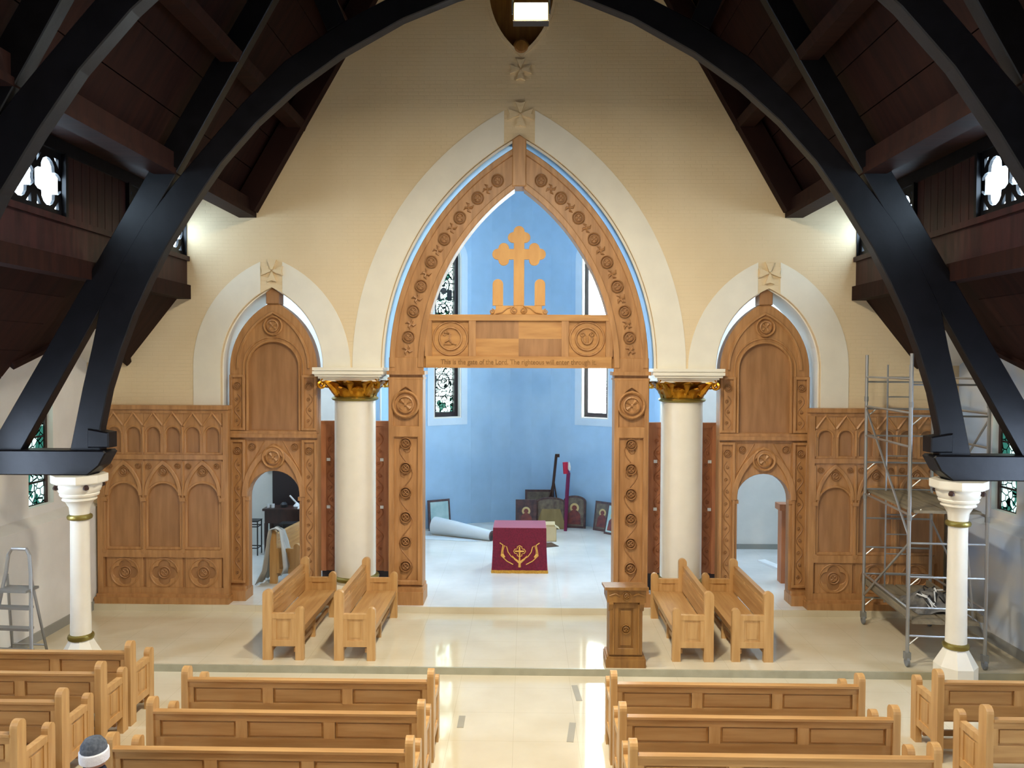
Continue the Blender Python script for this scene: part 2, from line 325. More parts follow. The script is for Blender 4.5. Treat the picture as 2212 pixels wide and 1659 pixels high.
# ---- side walls: thick lower part with a sloping sill, thinner upper part with lancets
for sg, nm, side in ((-1, 'wall_left', 'left'), (1, 'wall_right', 'right')):
    X = lambda x: sg * x
    wl = MB()
    wl.prism([(sg * 9.17, 0), (sg * 9.17, 2.33), (sg * 9.42, 2.46), (sg * 9.42, 2.62), (sg * 9.8, 2.62), (sg * 9.8, 0)], -6, YW)
    for (y0, y1) in ((-6, -.5), (.3, 3.3), (4.1, 7.1), (7.9, 10.9), (11.7, 14.95), (15.75, YW)): wl.box(min(X(9.42), X(9.8)), max(X(9.42), X(9.8)), y0, y1, 2.62, 7.2)
    for yc in (-.1, 3.7, 7.5, 11.3, 15.35):
        wl.box(min(X(9.42), X(9.8)), max(X(9.42), X(9.8)), yc - .4, yc + .4, 4.9, 7.2)
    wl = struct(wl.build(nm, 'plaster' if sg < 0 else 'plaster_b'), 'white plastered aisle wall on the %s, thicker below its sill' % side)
    struct(B(min(X(9.13), X(9.18)), max(X(9.13), X(9.18)), -6, YW - .3, 0, .3).build('baseboard_' + side, 'base'), 'grey skirting along the %s aisle wall' % side)
    wd = thing('window_1' if sg < 0 else 'window_2', 'narrow stained lancet in the %s aisle wall' % side, None, (sg * 9.6, 15.35, 2.62), kind='structure')
    for k in range(5): B(-.02, .02, -.38, .38, .02 + k * .45, .44 + k * .45).build('pane', 'glass_s', wd)
    b = MB()
    for k in range(6): b.box(-.035, .035, -.4, .4, k * .45 - .02, k * .45 + .02)
    b.build('saddle_bars', 'black', wd); B(-.06, .06, -.4, -.33, 0, 2.28).build('frame', 'darkwood', wd); B(-.06, .06, .33, .4, 0, 2.28).build('frame', 'darkwood', wd)
for sg in (-1, 1):
    for k, yc in enumerate((-.1, 3.7, 7.5, 11.3)):
        wd = thing('window_%d' % (20 + k + 4 * (sg > 0)), 'aisle lancet outside the view, number %d from the rear on the %s' % (k + 1, 'left' if sg < 0 else 'right'), None, (sg * 9.6, yc, 2.62), kind='structure')
        B(-.02, .02, -.4, .4, 0, 2.28).build('pane', 'glass_a', wd); B(-.05, .05, -.03, .03, 0, 2.28).build('mullion', 'black', wd)
# ---- apse
def apse(t): return (4.0 * math.cos(R(t)), 22.3 + 3.6 * math.sin(R(t)))
ts = [180, 168, 155, 140, 114, 104, 95, 85, 76, 66, 40, 25, 12, 0]
wa = thing('wall_apse', 'blue curved wall of the apse seen through the screen', None, (0, 0, 0), kind='structure')
def facet(t0, t1, hole):
    (xa, ya), (xb, yb) = apse(t0), apse(t1); L = math.hypot(xb - xa, yb - ya); ang = math.atan2(yb - ya, xb - xa)
    loops = [rect(-L / 2 - .02, L / 2 + .02, 0, 13.2)]
    if hole: loops.append(round_arch(0, 3.72, 8.85, .50))
    o = MB().plate(loops, 0, .45).build('wall_section', 'blue', wa, ((xa + xb) / 2, (ya + yb) / 2, 0), (0, 0, ang))
    return (xa + xb) / 2, (ya + yb) / 2, ang
for i in range(len(ts) - 1):
    hole = (ts[i], ts[i + 1]) in ((140, 114), (66, 40)); mx, my, an = facet(ts[i], ts[i + 1], hole)
    if hole:
        left = mx < 0
        MB().plate([round_arch(0, 3.5, 8.85, .72), round_arch(0, 3.72, 8.85, .50)], -.012, .02).build('window_border', 'blue_pale', wa, (mx, my, 0), (0, 0, an))
        MB().plate([round_arch(0, 3.72, 8.85, .50), round_arch(0, 3.76, 8.85, .46)], .0, .44).build('window_reveal', 'plaster', wa, (mx, my, 0), (0, 0, an))
        wn = thing('window_3' if left else 'window_4', 'tall leaded lancet in the apse with %s' % ('dark stained glass' if left else 'clear glass and a small red cross shield'), None, (mx, my, 0), an, kind='structure')
        MB().plate([round_arch(0, 3.76, 8.85, .46), round_arch(0, 3.9, 8.85, .33)], .16, .4).build('frame', 'blackwood', wn)
        zs = [3.9 + .52 * k for k in range(10)]
        for k in range(9):
            MB().plate([rect(-.33, .33, zs[k], zs[k + 1])], .3, .32).build('pane', 'glass_l' if left else 'glass_r', wn)
        MB().plate([round_arch(0, zs[9], 8.85, .33)], .3, .32).build('pane', 'glass_l' if left else 'glass_r', wn)
        if left:
            b = MB()
            for k in range(10): b.box(-.34, .34, .27, .33, zs[k] - .014, zs[k] + .014)
            b.build('saddle_bars', 'black', wn)
            b = MB()        # painted figures and roundels in lead
            for zc in (4.9, 7.15, 8.0):
                b.tube([(.2 * math.cos(R(a)), .28, zc + .24 * math.sin(R(a))) for a in range(0, 360, 20)], .02, 5, closed=True)
                b.tube(spiral(0, zc, .12, .03, 0, 1.2, 12, .28), .016, 5)
            for zc in (6.6, 7.5): b.plate([rect(-.3, -.12, zc, zc + .35), ], .27, .29).plate([rect(.12, .3, zc, zc + .35)], .27, .29).plate([circ(0, zc + .3, .11)], .27, .29)
            b.build('lead_figures', 'black', wn)
        else:
            sh = MB().plate([[(-.2, 6.95), (.2, 6.95), (.2, 6.72), (.12, 6.58), (0, 6.5), (-.12, 6.58), (-.2, 6.72)], [(-.17, 6.92), (.17, 6.92), (.17, 6.72), (.1, 6.6), (0, 6.53), (-.1, 6.6), (-.17, 6.72)]], .27, .29).build('shield', 'black', wn)
            MB().plate([rect(-.03, .03, 6.54, 6.92)], .275, .295).plate([rect(-.17, .17, 6.72, 6.78)], .275, .295).build('red_cross', 'red', sh)
struct(MB().plate([[(-9.8, 0), (-3.98, 0), (-3.98, 11.6), (3.98, 11.6), (3.98, 0), (9.8, 0), (9.8, 13.2), (-9.8, 13.2)]], 22.3, 22.6).build('wall_rear', 'plaster'), 'white wall behind the side doorways')
struct(B(-9.8, 9.8, YW + .95, 26.6, 13.2, 13.4).build('ceiling_sanctuary', 'blue'), 'blue ceiling above the sanctuary')
for sg in (-1, 1):
    wl = MB(); a, c = sorted((sg * 9.2, sg * 9.6))
    for y0, y1 in ((YW + .9, 18.6), (21.4, 22.4)): wl.box(a, c, y0, y1, 0, 13.2)
    wl.box(a, c, 18.5, 21.5, 0, 7.7).box(a, c, 18.5, 21.5, 12.5, 13.2)
    struct(wl.build('wall_sanctuary_left' if sg < 0 else 'wall_sanctuary_right', 'plaster'), 'white %s side wall behind the screen' % ('left' if sg < 0 else 'right'))
    wn = thing('window_5' if sg < 0 else 'window_6', 'unseen window added to light the apse, %s wall behind the screen' % ('left' if sg < 0 else 'right'), None, (sg * 9.5, 20, 7.7), kind='structure')  # unseen pair added high up so the apse gets enough daylight
    for k in range(3): B(-.02, .02, -1.4 + k * .95, -.5 + k * .95, .05, 4.75).build('pane', 'glass_fill', wn)
    b = MB()
    for k in range(4): b.box(-.05, .05, -1.48 + k * .95, -1.39 + k * .95, 0, 4.8)
    b.box(-.05, .05, -1.48, 1.46, 0, .06).box(-.05, .05, -1.48, 1.46, 4.74, 4.8).build('frame', 'white', wn)
struct(B(4.02, 9.2, 22.26, 22.3, Z2, Z2 + .14).build('baseboard_rear', 'base'), 'dark grey skirting of the white room behind the right doorway')
struct(B(-9.8, 9.8, -6.2, -6, 0, 20).build('wall_near', 'brick'), 'cream wall behind the viewer')
# ================================================================== roof
XR = lambda z: -8.33 + (z - 4.02) / 1.737          # inner edge of the principal rafters, left side
XS = lambda z: XR(z) - .62                          # underside of the main roof boards
def mir(b, sg):
    return b if sg < 0 else MB().add([(-x, y, z) for x, y, z in b.v], b.f)
ce = thing('ceiling', 'dark boarded church roof rising into shadow', None, (0, 0, 0), kind='structure')
for sg in (-1, 1):
    n = 16; zt = 19.7                                # main slope as courses of boards
    for k in range(n):
        z0 = 8.95 + (zt - 8.95) * k / n; z1 = 8.95 + (zt - 8.95) * (k + 1) / n - .015
        b = MB().prism([(XS(z0), z0), (XS(z1), z1), (XS(z1) - .12, z1 + .05), (XS(z0) - .12, z0 + .05)], -6, YW)
        mir(b, sg).build('roof_board', 'roof', ce)
    mir(MB().prism([(XS(8.9) - .1, 8.98), (XS(19.9) - .1, 19.98), (XS(19.9) - .3, 20.1), (XS(8.9) - .3, 9.1)], -6, YW + .9), sg).build('roof_backing', 'roof', ce)  # hidden slab added to stop sky light leaking between the boards
    mir(MB().box(-6.4, -6.0, -6, YW, 8.95, 9.02).box(-7.35, -6.38, -6, YW, 8.99, 9.06), sg).build('dormer_soffit', 'roof', ce)
    mir(MB().box(-6.02, -5.72, -6, YW, 8.68, 8.97).box(-6.06, -5.68, -6, YW, 8.6, 8.7), sg).build('foot_purlin', 'roof', ce)
    for z in (10.45, 12.3, 14.2):
        mir(MB().prism([(XR(z) - .3, z), (XR(z), z), (XR(z + .12), z + .16), (XR(z) - .3, z + .16)], -6, YW), sg).build('purlin', 'roof', ce)
    # clerestory plate, sill and aisle roof
    mir(MB().box(-7.42, -7.2, -6, YW, 7.12, 7.72).box(-7.42, -7.14, -6, YW, 7.66, 7.76), sg).build('wall_plate', 'clere', ce)
    mir(MB().box(-7.44, -7.12, -6, YW, 6.84, 7.14), sg).build('wall_plate', 'roof', ce)
    mir(B(-7.42, -7.22, -6, YW, 8.78, 9.0), sg).build('head_beam', 'timber', ce)
    zr = lambda x: 7.0 - 1.254 * (-x - 7.3)
    xr = lambda z: -(7.3 + (7.0 - z) / 1.254)
    GA, GK, GY = 6.42, .52, 15.15                    # gable of the aisle dormer
    gz = lambda y: GA - GK * abs(y - GY)
    def slab(poly, m, nm, th=.08):
        n = len(poly); b = MB(); b.add(poly + [(x - .03, y, z + th) for x, y, z in poly], [tuple(range(n)), tuple(range(2 * n - 1, n - 1, -1))] + [(i, (i + 1) % n, n + (i + 1) % n, n + i) for i in range(n)])
        mir(b, sg).build(nm, m, ce)
    for k in range(6):                                # aisle roof boards towards the viewer
        x0 = -7.3 - .36 * k; x1 = x0 - .35
        slab([(x0, -6, zr(x0)), (x0, 13.2, zr(x0)), (x1, 13.2, zr(x1)), (x1, -6, zr(x1))], 'roof', 'roof_board')
    pk = (xr(GA), GY, GA)
    for y in (13.2, YW):
        e = (xr(gz(y)), y, gz(y)); t0 = (-7.3, y, zr(-7.3)); t1 = (-7.3, GY, zr(-7.3))
        slab([t0, t1, pk, e], 'roof', 'roof_board')
        slab([pk, (-9.5, GY, GA), (-9.5, y, gz(y)), e], 'plaster', 'dormer_vault', .04)
        mir(MB().tube([pk, e], .09, 4), sg).build('valley_rafter', 'roof', ce)
# clerestory: quatrefoil lights with boarding between
def quat_panel(nm, L, n):
    """frame of n quatrefoil lights, local x along the wall"""
    w_ = L / n; loops = [rect(0, L, 0, 1.04)]
    for k in range(n):
        cx = w_ * (k + .5); loops.append(quatrefoil(cx, .52, .175, .2, 7))
        for sx in (-1, 1):
            for sz in (-1, 1):
                px, pz = cx + sx * w_ * .40, .52 + sz * .40
                loops.append([(px, pz), (px - sx * .12, pz), (px, pz - sz * .15)] if sx * sz < 0 else [(px, pz), (px, pz - sz * .15), (px - sx * .12, pz)])
    return MB().plate(loops, -.025, .025)
wi = 7
for sg in (-1, 1):
    for (y0, n, side) in ((10.42, 3, 'near'), (14.6, 3, 'far')):
        L = 2.1 if side == 'near' else 2.38
        wn = thing('window_%d' % wi, 'row of quatrefoil clerestory lights high on the %s, %s' % ('left' if sg < 0 else 'right', 'in front of the black arch' if side == 'near' else 'against the end wall'), None, (sg * 7.3, y0, 7.75), R(90), kind='structure'); wi += 1
        quat_panel('tracery', L, n).build('tracery', 'timber', wn)
        for k in range(n): B(L / n * k + .002, L / n * (k + 1) - .002, -.01 - sg * .045, .01 - sg * .045, .005, 1.035).build('pane', 'glass_q', wn)
        B(-.06, L + .06, -.13, .13, -.06, .0).build('sill', 'white', wn); B(L, L + .07, -.1, .1, 0, 1.04).build('frame', 'timber', wn); B(-.07, 0, -.1, .1, 0, 1.04).build('frame', 'timber', wn)
    for (ya, yb) in ((12.6, 14.52), (8.6, 10.34)):
        n = 8
        for k in range(n):
            a = ya + (yb - ya) * k / n
            B(min(sg * 7.26, sg * 7.36), max(sg * 7.26, sg * 7.36), a, a + (yb - ya) / n - .012, 7.7, 8.85).build('plank', 'clere', ce)
    B(min(sg * 7.3, sg * 7.4), max(sg * 7.3, sg * 7.4), -6, 8.6, 7.7, 8.85).build('clerestory_wall', 'clere', ce)
    B(min(sg * 7.46, sg * 7.5), max(sg * 7.46, sg * 7.5), 8.5, YW, 7.1, 9.0).build('outer_boarding', 'clere', ce)
# ---- trusses
IN = [(-7.0, 3.96), (-7.0, 4.35), (-6.86, 5.0), (-6.65, 5.65), (-6.42, 6.25), (-6.15, 6.82), (-5.86, 7.38), (-5.42, 8.08), (-4.93, 8.78), (-4.33, 9.45), (-3.68, 10.03), (-2.92, 10.57), (-1.9, 11.14), (-1.0, 11.5), (0, 11.78)]
OUT = [(0, 12.25), (-1.0, 12.0), (-1.95, 11.58), (-2.92, 11.08), (-3.86, 10.46), (-4.57, 9.77), (-5.14, 9.12), (-5.68, 8.5), (-6.22, 7.8), (-6.64, 7.1), (-6.98, 6.4), (-7.12, 5.75), (-7.3, 5.0), (-7.52, 3.96)]
def truss(y, label, braces=True):
    t = thing('roof_truss', label, 'roof truss', (0, y, 3.9), 0, 'black timber roof trusses')
    P = lambda poly: [(a, c - 3.9) for a, c in poly]
    for sg in (-1, 1):
        mir(MB().plate([P(IN + OUT)], -.11, .11, .015), sg).build('arch_rib', 'timber', t)
        mir(MB().plate([P([(XR(3.96), 3.96), (XR(19.3), 19.3), (XR(19.3) - .3, 19.3), (XR(3.96) - .56, 3.96)])], -.1, .1, .012), sg).build('principal_rafter', 'timber', t)
        mir(MB().plate([P([(-3.15, 10.95), (-2.85, 11.12), (-3.45, 12.55), (-3.75, 12.35)])], -.09, .09, .01), sg).build('strut', 'timber', t)
        mir(MB().plate([P([(-6.86, 3.94), (-6.98, 3.72), (-7.18, 3.56), (-9.5, 3.56), (-9.5, 3.98), (-6.9, 3.98)])], -.2, .2, .02), sg).build('bracket_beam', 'timber', t)
        mir(MB().plate([P([(-6.84, 4.02), (-6.84, 4.28), (-7.2, 4.34), (-7.2, 4.02)])], -.15, .15, .02), sg).build('bracket_block', 'timber', t)
    return t
truss(13.2, 'black arched timber truss nearest the end wall, resting on the slim white columns')
truss(9.05, 'black timber truss nearest the viewer, cutting across the upper picture corners')
t = thing('wall_rafter_frame', 'dark timber rafters running up against the cream end wall', 'rafters', (0, YW - .16, 8.6))
for sg in (-1, 1):
    mir(MB().plate([[(XR(8.7), .1), (XR(19.3), 10.7), (XR(19.3) - .4, 10.7), (XR(8.7) - .56, .1)]], -.1, .14, .01), sg).build('rafter', 'roof', t)
# floodlight under the truss apex
t = thing('floodlight', 'lit rectangular floodlight hanging under the crown of the black arch', 'lamp', (.22, 12.95, 11.17))
B(-.29, .29, -.02, .14, -.155, .155).build('housing', 'black', t, (0, 0, 0), (R(-8), 0, 0))
MB().plate([rect(-.27, .27, -.14, .14)], -.06, -.02, .01).build('lamp_glass', 'lampface', t, (0, 0, 0), (R(-8), 0, 0))
MB().tube([(.3, .06, 0), (.3, .08, .3), (.3, .2, .5)], .018, 6).tube([(-.3, .06, 0), (-.3, .08, .3), (-.3, .2, .5)], .018, 6).tube([(-.3, .2, .5), (.3, .2, .5)], .018, 6).build('yoke', 'steel', t)
area('floodlight_light', (.22, 12.8, 11.1), (.22, 10.8, 0), .5, 280, WARM, 160)
# ================================================================== large columns
def great_column(x, label):
    t = thing('great_column', label, 'column', (x, 17.5, Z2), 0, 'great columns of the arches')
    MB().lathe([(.62, 0), (.62, .14), (.58, .18), (.6, .24), (.56, .30), (.5, .34), (.5, .40)], 32).build('base', 'white', t, smooth=True)
    MB().lathe([(.47, .38), (.52, .41), (.53, .44), (.52, .47), (.47, .5)], 32).build('base_ring', 'brass', t, smooth=True)
    MB().lathe([(.455, .4), (.452, 4.42)], 40).build('shaft', 'white', t, smooth=True)
    MB().lathe([(.45, 4.38), (.5, 4.4), (.52, 4.43), (.5, 4.46), (.45, 4.48)], 32).build('neck_ring', 'brass', t, smooth=True)
    MB().lathe([(.43, 4.44), (.46, 4.58), (.53, 4.7), (.63, 4.79), (.7, 4.84)], 32).build('bell', 'gold', t, smooth=True)
    # acanthus leaf, local: grows up from origin, curling outwards along +x
    lf = MB(); prof = [(.0, 0, .07), (.02, .09, .10), (.05, .18, .115), (.11, .26, .10), (.18, .3, .07), (.22, .275, .03)]
    for i, (dx, dz, hw) in enumerate(prof):
        for j, q in enumerate((-1, -.45, 0, .45, 1)): lf.v.append((dx - .03 * abs(q) ** 2 + (.015 if j == 2 else 0), q * hw, dz - .03 * abs(q)))
    for i in range(len(prof) - 1):
        for j in range(4): lf.f.append((i * 5 + j, i * 5 + j + 1, i * 5 + j + 6, i * 5 + j + 5))
    lm = lf.mesh('acanthus_leaf', 'gold', True)
    for k in range(10):
        a = 2 * math.pi * k / 10; inst(lm, 'acanthus_leaf', t, (.455 * math.cos(a), .455 * math.sin(a), 4.46), (0, 0, a), (1.15, 1.25, .85))
        a += math.pi / 10; inst(lm, 'acanthus_leaf', t, (.49 * math.cos(a), .49 * math.sin(a), 4.56), (0, 0, a), (1.75, 1.4, .95))
    vm = MB().tube(spiral(0, 0, .11, .02, 90, 1.4, 14), .034, 6).tube([(-.4, 0, -.2), (-.24, 0, -.04), (-.1, 0, .08), (0, 0, .11)], [.09, .07, .05, .04], 6).mesh('volute', 'gold', True)
    for k in range(4):
        a = R(45 + 90 * k); inst(vm, 'volute', t, (.86 * math.cos(a), .86 * math.sin(a), 4.76), (0, 0, a))
    ab = MB(); q = .757
    for (h, z0, z1) in ((.62, 4.82, 4.88), (.66, 4.88, 4.93), (.72, 4.925, 4.965), (.76, 4.975, 5.04), (.76, 5.055, 5.12)): ab.box(-h, h, -h, h, z0, z1)
    ab.box(-.73, .73, -.73, .73, 4.96, 5.1).build('abacus', 'white', t)
great_column(-3.65, 'stout white column with gilded leafy capital left of the great arch')
great_column(3.62, 'stout white column with gilded leafy capital right of the great arch')
def slim_column(x, label):
    t = thing('slim_column', label, 'column', (x, 13.2, 0), 0, 'slim columns under the roof brackets'); o8 = math.pi / 8
    MB().lathe([(.335, 0), (.335, .46), (.18, .74)], 8, ph=o8).build('base', 'white', t)
    MB().lathe([(.15, .72), (.2, .745), (.21, .78), (.2, .815), (.15, .84)], 24).build('lower_ring', 'brass', t, smooth=True)
    MB().lathe([(.168, .74), (.155, 1.8), (.15, 2.86)], 20).build('shaft', 'white', t, smooth=True)
    MB().lathe([(.15, 2.78), (.19, 2.8), (.2, 2.83), (.19, 2.86), (.15, 2.88)], 24).build('upper_ring', 'brass', t, smooth=True)
    MB().lathe([(.15, 2.86), (.165, 3.0), (.22, 3.1), (.27, 3.13), (.27, 3.15), (.25, 3.17), (.3, 3.2), (.31, 3.23), (.3, 3.25), (.32, 3.27), (.34, 3.33), (.35, 3.37), (.33, 3.42)], 24).build('capital', 'white', t, smooth=True)
    MB().lathe([(.43, 3.42), (.44, 3.44), (.44, 3.56)], 8, ph=o8).build('abacus', 'white', t)
    for k in range(4):
        a = R(-135 + 90 * k); MB().lathe([(.001, -.05), (.045, -.03), (.05, 0), (.03, .04), (.001, .05)], 8, (.36 * math.cos(a), .36 * math.sin(a), 3.36)).build('boss', 'darkwood', t)
slim_column(-7.42, 'slim white column with brass rings beside the stepladder')
slim_column(7.38, 'slim white column with brass rings in front of the scaffold')
# ================================================================== carved screens
ROS = rosette_mesh('rosette', .15, 'oak_in', .05); ROSB = rosette_mesh('medallion', .30, 'oak', .07); ROSS = rosette_mesh('small_rosette', .085, 'oak_in', .035)
leafx = MB()
for k in range(4):
    a = R(45 + 90 * k); leafx.tube([(0, 0, 0), (.07 * math.cos(a), -.015, .07 * math.sin(a)), (.12 * math.cos(a + .5), 0, .12 * math.sin(a + .5))], [.02, .028, .008], 5)
LEAF = leafx.mesh('carved_leaf', 'oak_in')
t = thing('central_screen', 'great carved oak arch screen with inscribed lintel and crowning cross', 'screen', (0, 16.95, Z2))
YF = 0.0                                             # front plane of the carving, local
zl = lambda z: z - Z2
for sg in (-1, 1):                                   # piers
    p = mir(MB().box(-2.80, -2.07, YF + .04, YF + .5, 0, zl(5.3)), sg).build('pier', 'oak', t)
    xm = sg * 2.435
    mir(MB().box(-2.85, -2.03, YF - .16, YF + .54, 0, .28).box(-2.82, -2.05, YF - .1, YF + .52, .28, .36), sg).build('plinth', 'oak', p)
    mir(MB().box(-2.84, -2.02, YF - .05, YF + .5, zl(5.22), zl(5.3)).box(-2.82, -2.05, YF - .02, YF + .5, zl(5.12), zl(5.16)), sg).build('cap_moulding', 'oak', p)
    fr = MB().plate([rect(-2.80, -2.07, .4, zl(5.12)), rect(-2.69, -2.18, .5, 3.62), [(-2.71, 3.86)] + [(-2.71, 4.2)] + pointed(-2.435, 4.24, .275, .25, 8)[1:-1] + [(-2.16, 4.2), (-2.16, 3.86)]], YF - .03, YF + .05, .014)
    mir(fr, sg).build('carved_frame', 'oak', p)
    mir(MB().tube([(-2.78, YF - .01, .4), (-2.78, YF - .01, zl(5.12))], .028, 6), sg).build('colonnette', 'oak', p); mir(MB().tube([(-2.09, YF - .01, .4), (-2.09, YF - .01, zl(5.12))], .028, 6), sg).build('colonnette', 'oak', p)
    vine(xm, .52, 3.6, .34, .54, YF + .04, .016).build('vine_carving', 'oak_in', p)
    inst(ROSB, 'medallion', p, (xm, YF - .0, zl(4.58)), (0, 0, 0), (1.02, 1.2, 1.02))
    for k in range(6): inst(ROS, 'rosette', p, (xm, YF + .035, zl(1.06 + .535 * k)), (0, 0, 0), (.85, 1.5, .85))
R0, R1 = 4.74, 5.48
for sg in (-1, 1):                                   # arch band halves
    def bandpts(r, gap, n=30):
        ap = math.degrees(math.acos((CC + gap) / r)); return [(-CC + q[0], zl(ZS) + q[1]) for q in arc(0, 0, r, 0, ap, n)]
    def ring(ra, rb, y0, y1, gap=.1, bev=0.0): return MB().plate([bandpts(ra, gap) + bandpts(rb, gap)[::-1]], y0, y1, bev)
    a = mir(ring(R0, R1, YF + .04, YF + .4), -sg).build('arch_band', 'oak', t)
    mir(ring(R0, R0 + .13, YF - .02, YF + .05, .1, .015), -sg).build('inner_moulding', 'oak', a); mir(ring(R1 - .12, R1, YF - .02, YF + .05, .1, .015), -sg).build('outer_moulding', 'oak', a)
    mir(MB().plate([[(2.05, zl(ZS) - .08), (2.8, zl(ZS) - .08), (2.8, zl(ZS) + .22), (2.05, zl(ZS) + .22)]], YF, YF + .06, .01), -sg).build('band_foot', 'oak', a)
    rm = (R0 + R1) / 2; ap = math.degrees(math.acos((CC + .14) / rm))
    for k in range(8):
        an = 7.5 + (ap - 4.5 - 7.5) * k / 7.0; x, z = -CC + rm * math.cos(R(an)), zl(ZS) + rm * math.sin(R(an))
        inst(ROS, 'rosette', a, (-sg * -x if sg > 0 else -x, YF + .03, z), (0, 0, 0), (.92, 1, .92))
        an -= (ap - 12) / 14.0; x, z = -CC + rm * math.cos(R(an)), zl(ZS) + rm * math.sin(R(an))
        inst(LEAF, 'carved_leaf', a, (x if sg > 0 else -x, YF + .03, z), (0, R(an * sg), 0))
MB().plate([[(-.15, 9.0), (.15, 9.0), (.15, 10.0), (0, 10.1), (-.15, 10.0)]], YF - .06, YF + .45, .02).build('keystone', 'oak', t)
# lintel
L0, L1 = zl(5.37), zl(6.52)
li = B(-2.06, 2.06, YF + .09, YF + .35, L0, L1).build('lintel', 'oak_x', t)
B(-2.0, 2.0, YF + .0, YF + .1, L1 - .13, L1).build('top_rail', 'oak_x', li); B(-2.0, 2.0, YF - .02, YF + .1, L0, L0 + .25).build('text_rail', 'oak_x', li)
for x in (-1.95, -1.0, 1.0, 1.95): B(x - .075, x + .075, YF + .01, YF + .1, L0 + .25, L1 - .13).build('stile', 'oak', li)
pz = (L0 + .25 + L1 - .13) / 2
for i, (x0, x1, z0, z1) in enumerate(((-.925, 0, pz, L1 - .13), (0, .925, pz, L1 - .13), (-.925, 0, L0 + .25, pz), (0, .925, L0 + .25, pz))):
    B(x0, x1, YF + .06, YF + .1, z0, z1).build('veneer_panel', 'oak_x' if i in (1, 2) else 'oak_in', li)
for sg in (-1, 1):
    md = MB(); cx = sg * 1.475
    md.tube([(cx + .37 * math.cos(R(a)), YF + .08, pz + .36 * math.sin(R(a))) for a in range(0, 360, 12)], .022, 6, closed=True)
    md.tube([(cx + .24 * math.cos(R(a)), YF + .07, pz + .24 * math.sin(R(a))) for a in range(0, 360, 12)], .026, 6, closed=True)
    if sg < 0:
        md.tube([(cx - .12, YF + .07, pz + .12), (cx - .06, YF + .06, pz + .15), (cx, YF + .06, pz + .1), (cx - .02, YF + .06, pz), (cx + .04, YF + .06, pz - .1), (cx + .13, YF + .07, pz - .13)], [.015, .03, .03, .035, .025, .01], 6)
        md.tube([(cx - .02, YF + .06, pz), (cx - .1, YF + .06, pz - .06), (cx - .15, YF + .07, pz - .12), (cx + .02, YF + .07, pz - .12)], [.03, .02, .015, .02], 6)
        md.tube(spiral(cx - .12, pz + .1, .06, .02, 0, 1.0, 8, YF + .07), .014, 5)
    else:
        md.tube(spiral(cx - .1, pz + .09, .06, .02, 0, 1.2, 10, YF + .07), .016, 5).tube(spiral(cx + .1, pz + .09, .06, .02, 180, -1.2, 10, YF + .07), .016, 5)
        md.tube([(cx - .1 * math.cos(R(a)) * 1.1, YF + .06, pz + .02 - .13 * math.sin(R(a))) for a in range(0, 190, 20)], .024, 6).tube([(cx, YF + .06, pz - .1), (cx, YF + .06, pz + .06)], .02, 6)
    md.build('medallion', 'oak', li)
fc = bpy.data.curves.new('inscription', 'FONT'); fc.body = 'This is the gate of the Lord. The righteous will enter through it.'; fc.size = .155; fc.align_x = 'CENTER'; fc.align_y = 'CENTER'; fc.extrude = .006; fc.offset = .002
fo = bpy.data.objects.new('t', fc); me = bpy.data.meshes.new_from_object(fo); bpy.data.objects.remove(fo)
wd = max(v.co.x for v in me.vertices) - min(v.co.x for v in me.vertices); kx = 3.35 / wd
b = MB(); b.add([(v.co.x * kx, YF - .022 - v.co.z, L0 + .125 + v.co.y) for v in me.vertices], [tuple(p.vertices) for p in me.polygons]); bpy.data.meshes.remove(me)
tag(b.build('inscription', 'lect', li), 'carved line of lettering', kind='stuff')
# crown: scroll base, round-topped tablets and budded cross
cb_ = MB().plate([[(-.62, L1), (.62, L1), (.58, L1 + .1), (.5, L1 + .12), (.5, L1 + .2), (-.5, L1 + .2), (-.5, L1 + .12), (-.58, L1 + .1)]], YF + .1, YF + .22, .01).build('scroll_base', 'ply', t)
sc = MB()
for sg in (-1, 1):
    sc.tube(spiral(sg * .1, L1 + .1, .085, .02, 90, -1.6 * sg, 18, YF + .09), .016, 5); sc.tube(spiral(sg * .58, L1 + .07, .06, .02, 90, 1.2 * sg, 12, YF + .09), .014, 5)
    sc.tube([(sg * .1, YF + .09, L1 + .19), (sg * .25, YF + .09, L1 + .14), (sg * .36, YF + .09, L1 + .05), (sg * .5, YF + .09, L1 + .02)], .014, 5)
sc.build('scrolls', 'oak_x', cb_)
for sg in (-1, 1): MB().plate([round_arch(sg * .455, L1 + .2, L1 + .66, .115)], YF + .12, YF + .18, .008).build('tablet', 'ply', t)
cz, cr = zl(7.83), MB()
def lobe(ox, oz, dx, dz):
    return [(ox, oz)]
arm = []
def bud(ax, az, d):   # trefoil bud outline at arm end in direction d (unit), half-width of arm .12
    t_ = (-d[1], d[0]); P = lambda u, v: (ax + d[0] * u + t_[0] * v, az + d[1] * u + t_[1] * v); o = [P(0, -.115)]
    for i in range(31):
        a = R(-140 + 280 * i / 30); du, dv = math.cos(a), math.sin(a); best = 0
        for (cu, cv, r) in ((.09, -.13, .115), (.09, .13, .115), (.22, 0, .12), (.1, 0, .13)):
            ex, ey = .1 - cu, -cv; bq = du * ex + dv * ey; disc = bq * bq - (ex * ex + ey * ey - r * r)
            if disc > 0: best = max(best, -bq + math.sqrt(disc))
        o.append(P(.1 + du * best, dv * best))
    return o + [P(0, .115)]
out = bud(.24, cz, (1, 0)) + [(.115, cz + .115)] + bud(0, cz + .27, (0, 1)) + [(-.115, cz + .115)] + bud(-.24, cz, (-1, 0)) + [(-.115, cz - .115), (-.115, L1 + .2), (.115, L1 + .2), (.115, cz - .115)]
MB().plate([out], YF + .12, YF + .18, .008).build('cross', 'ply', t)
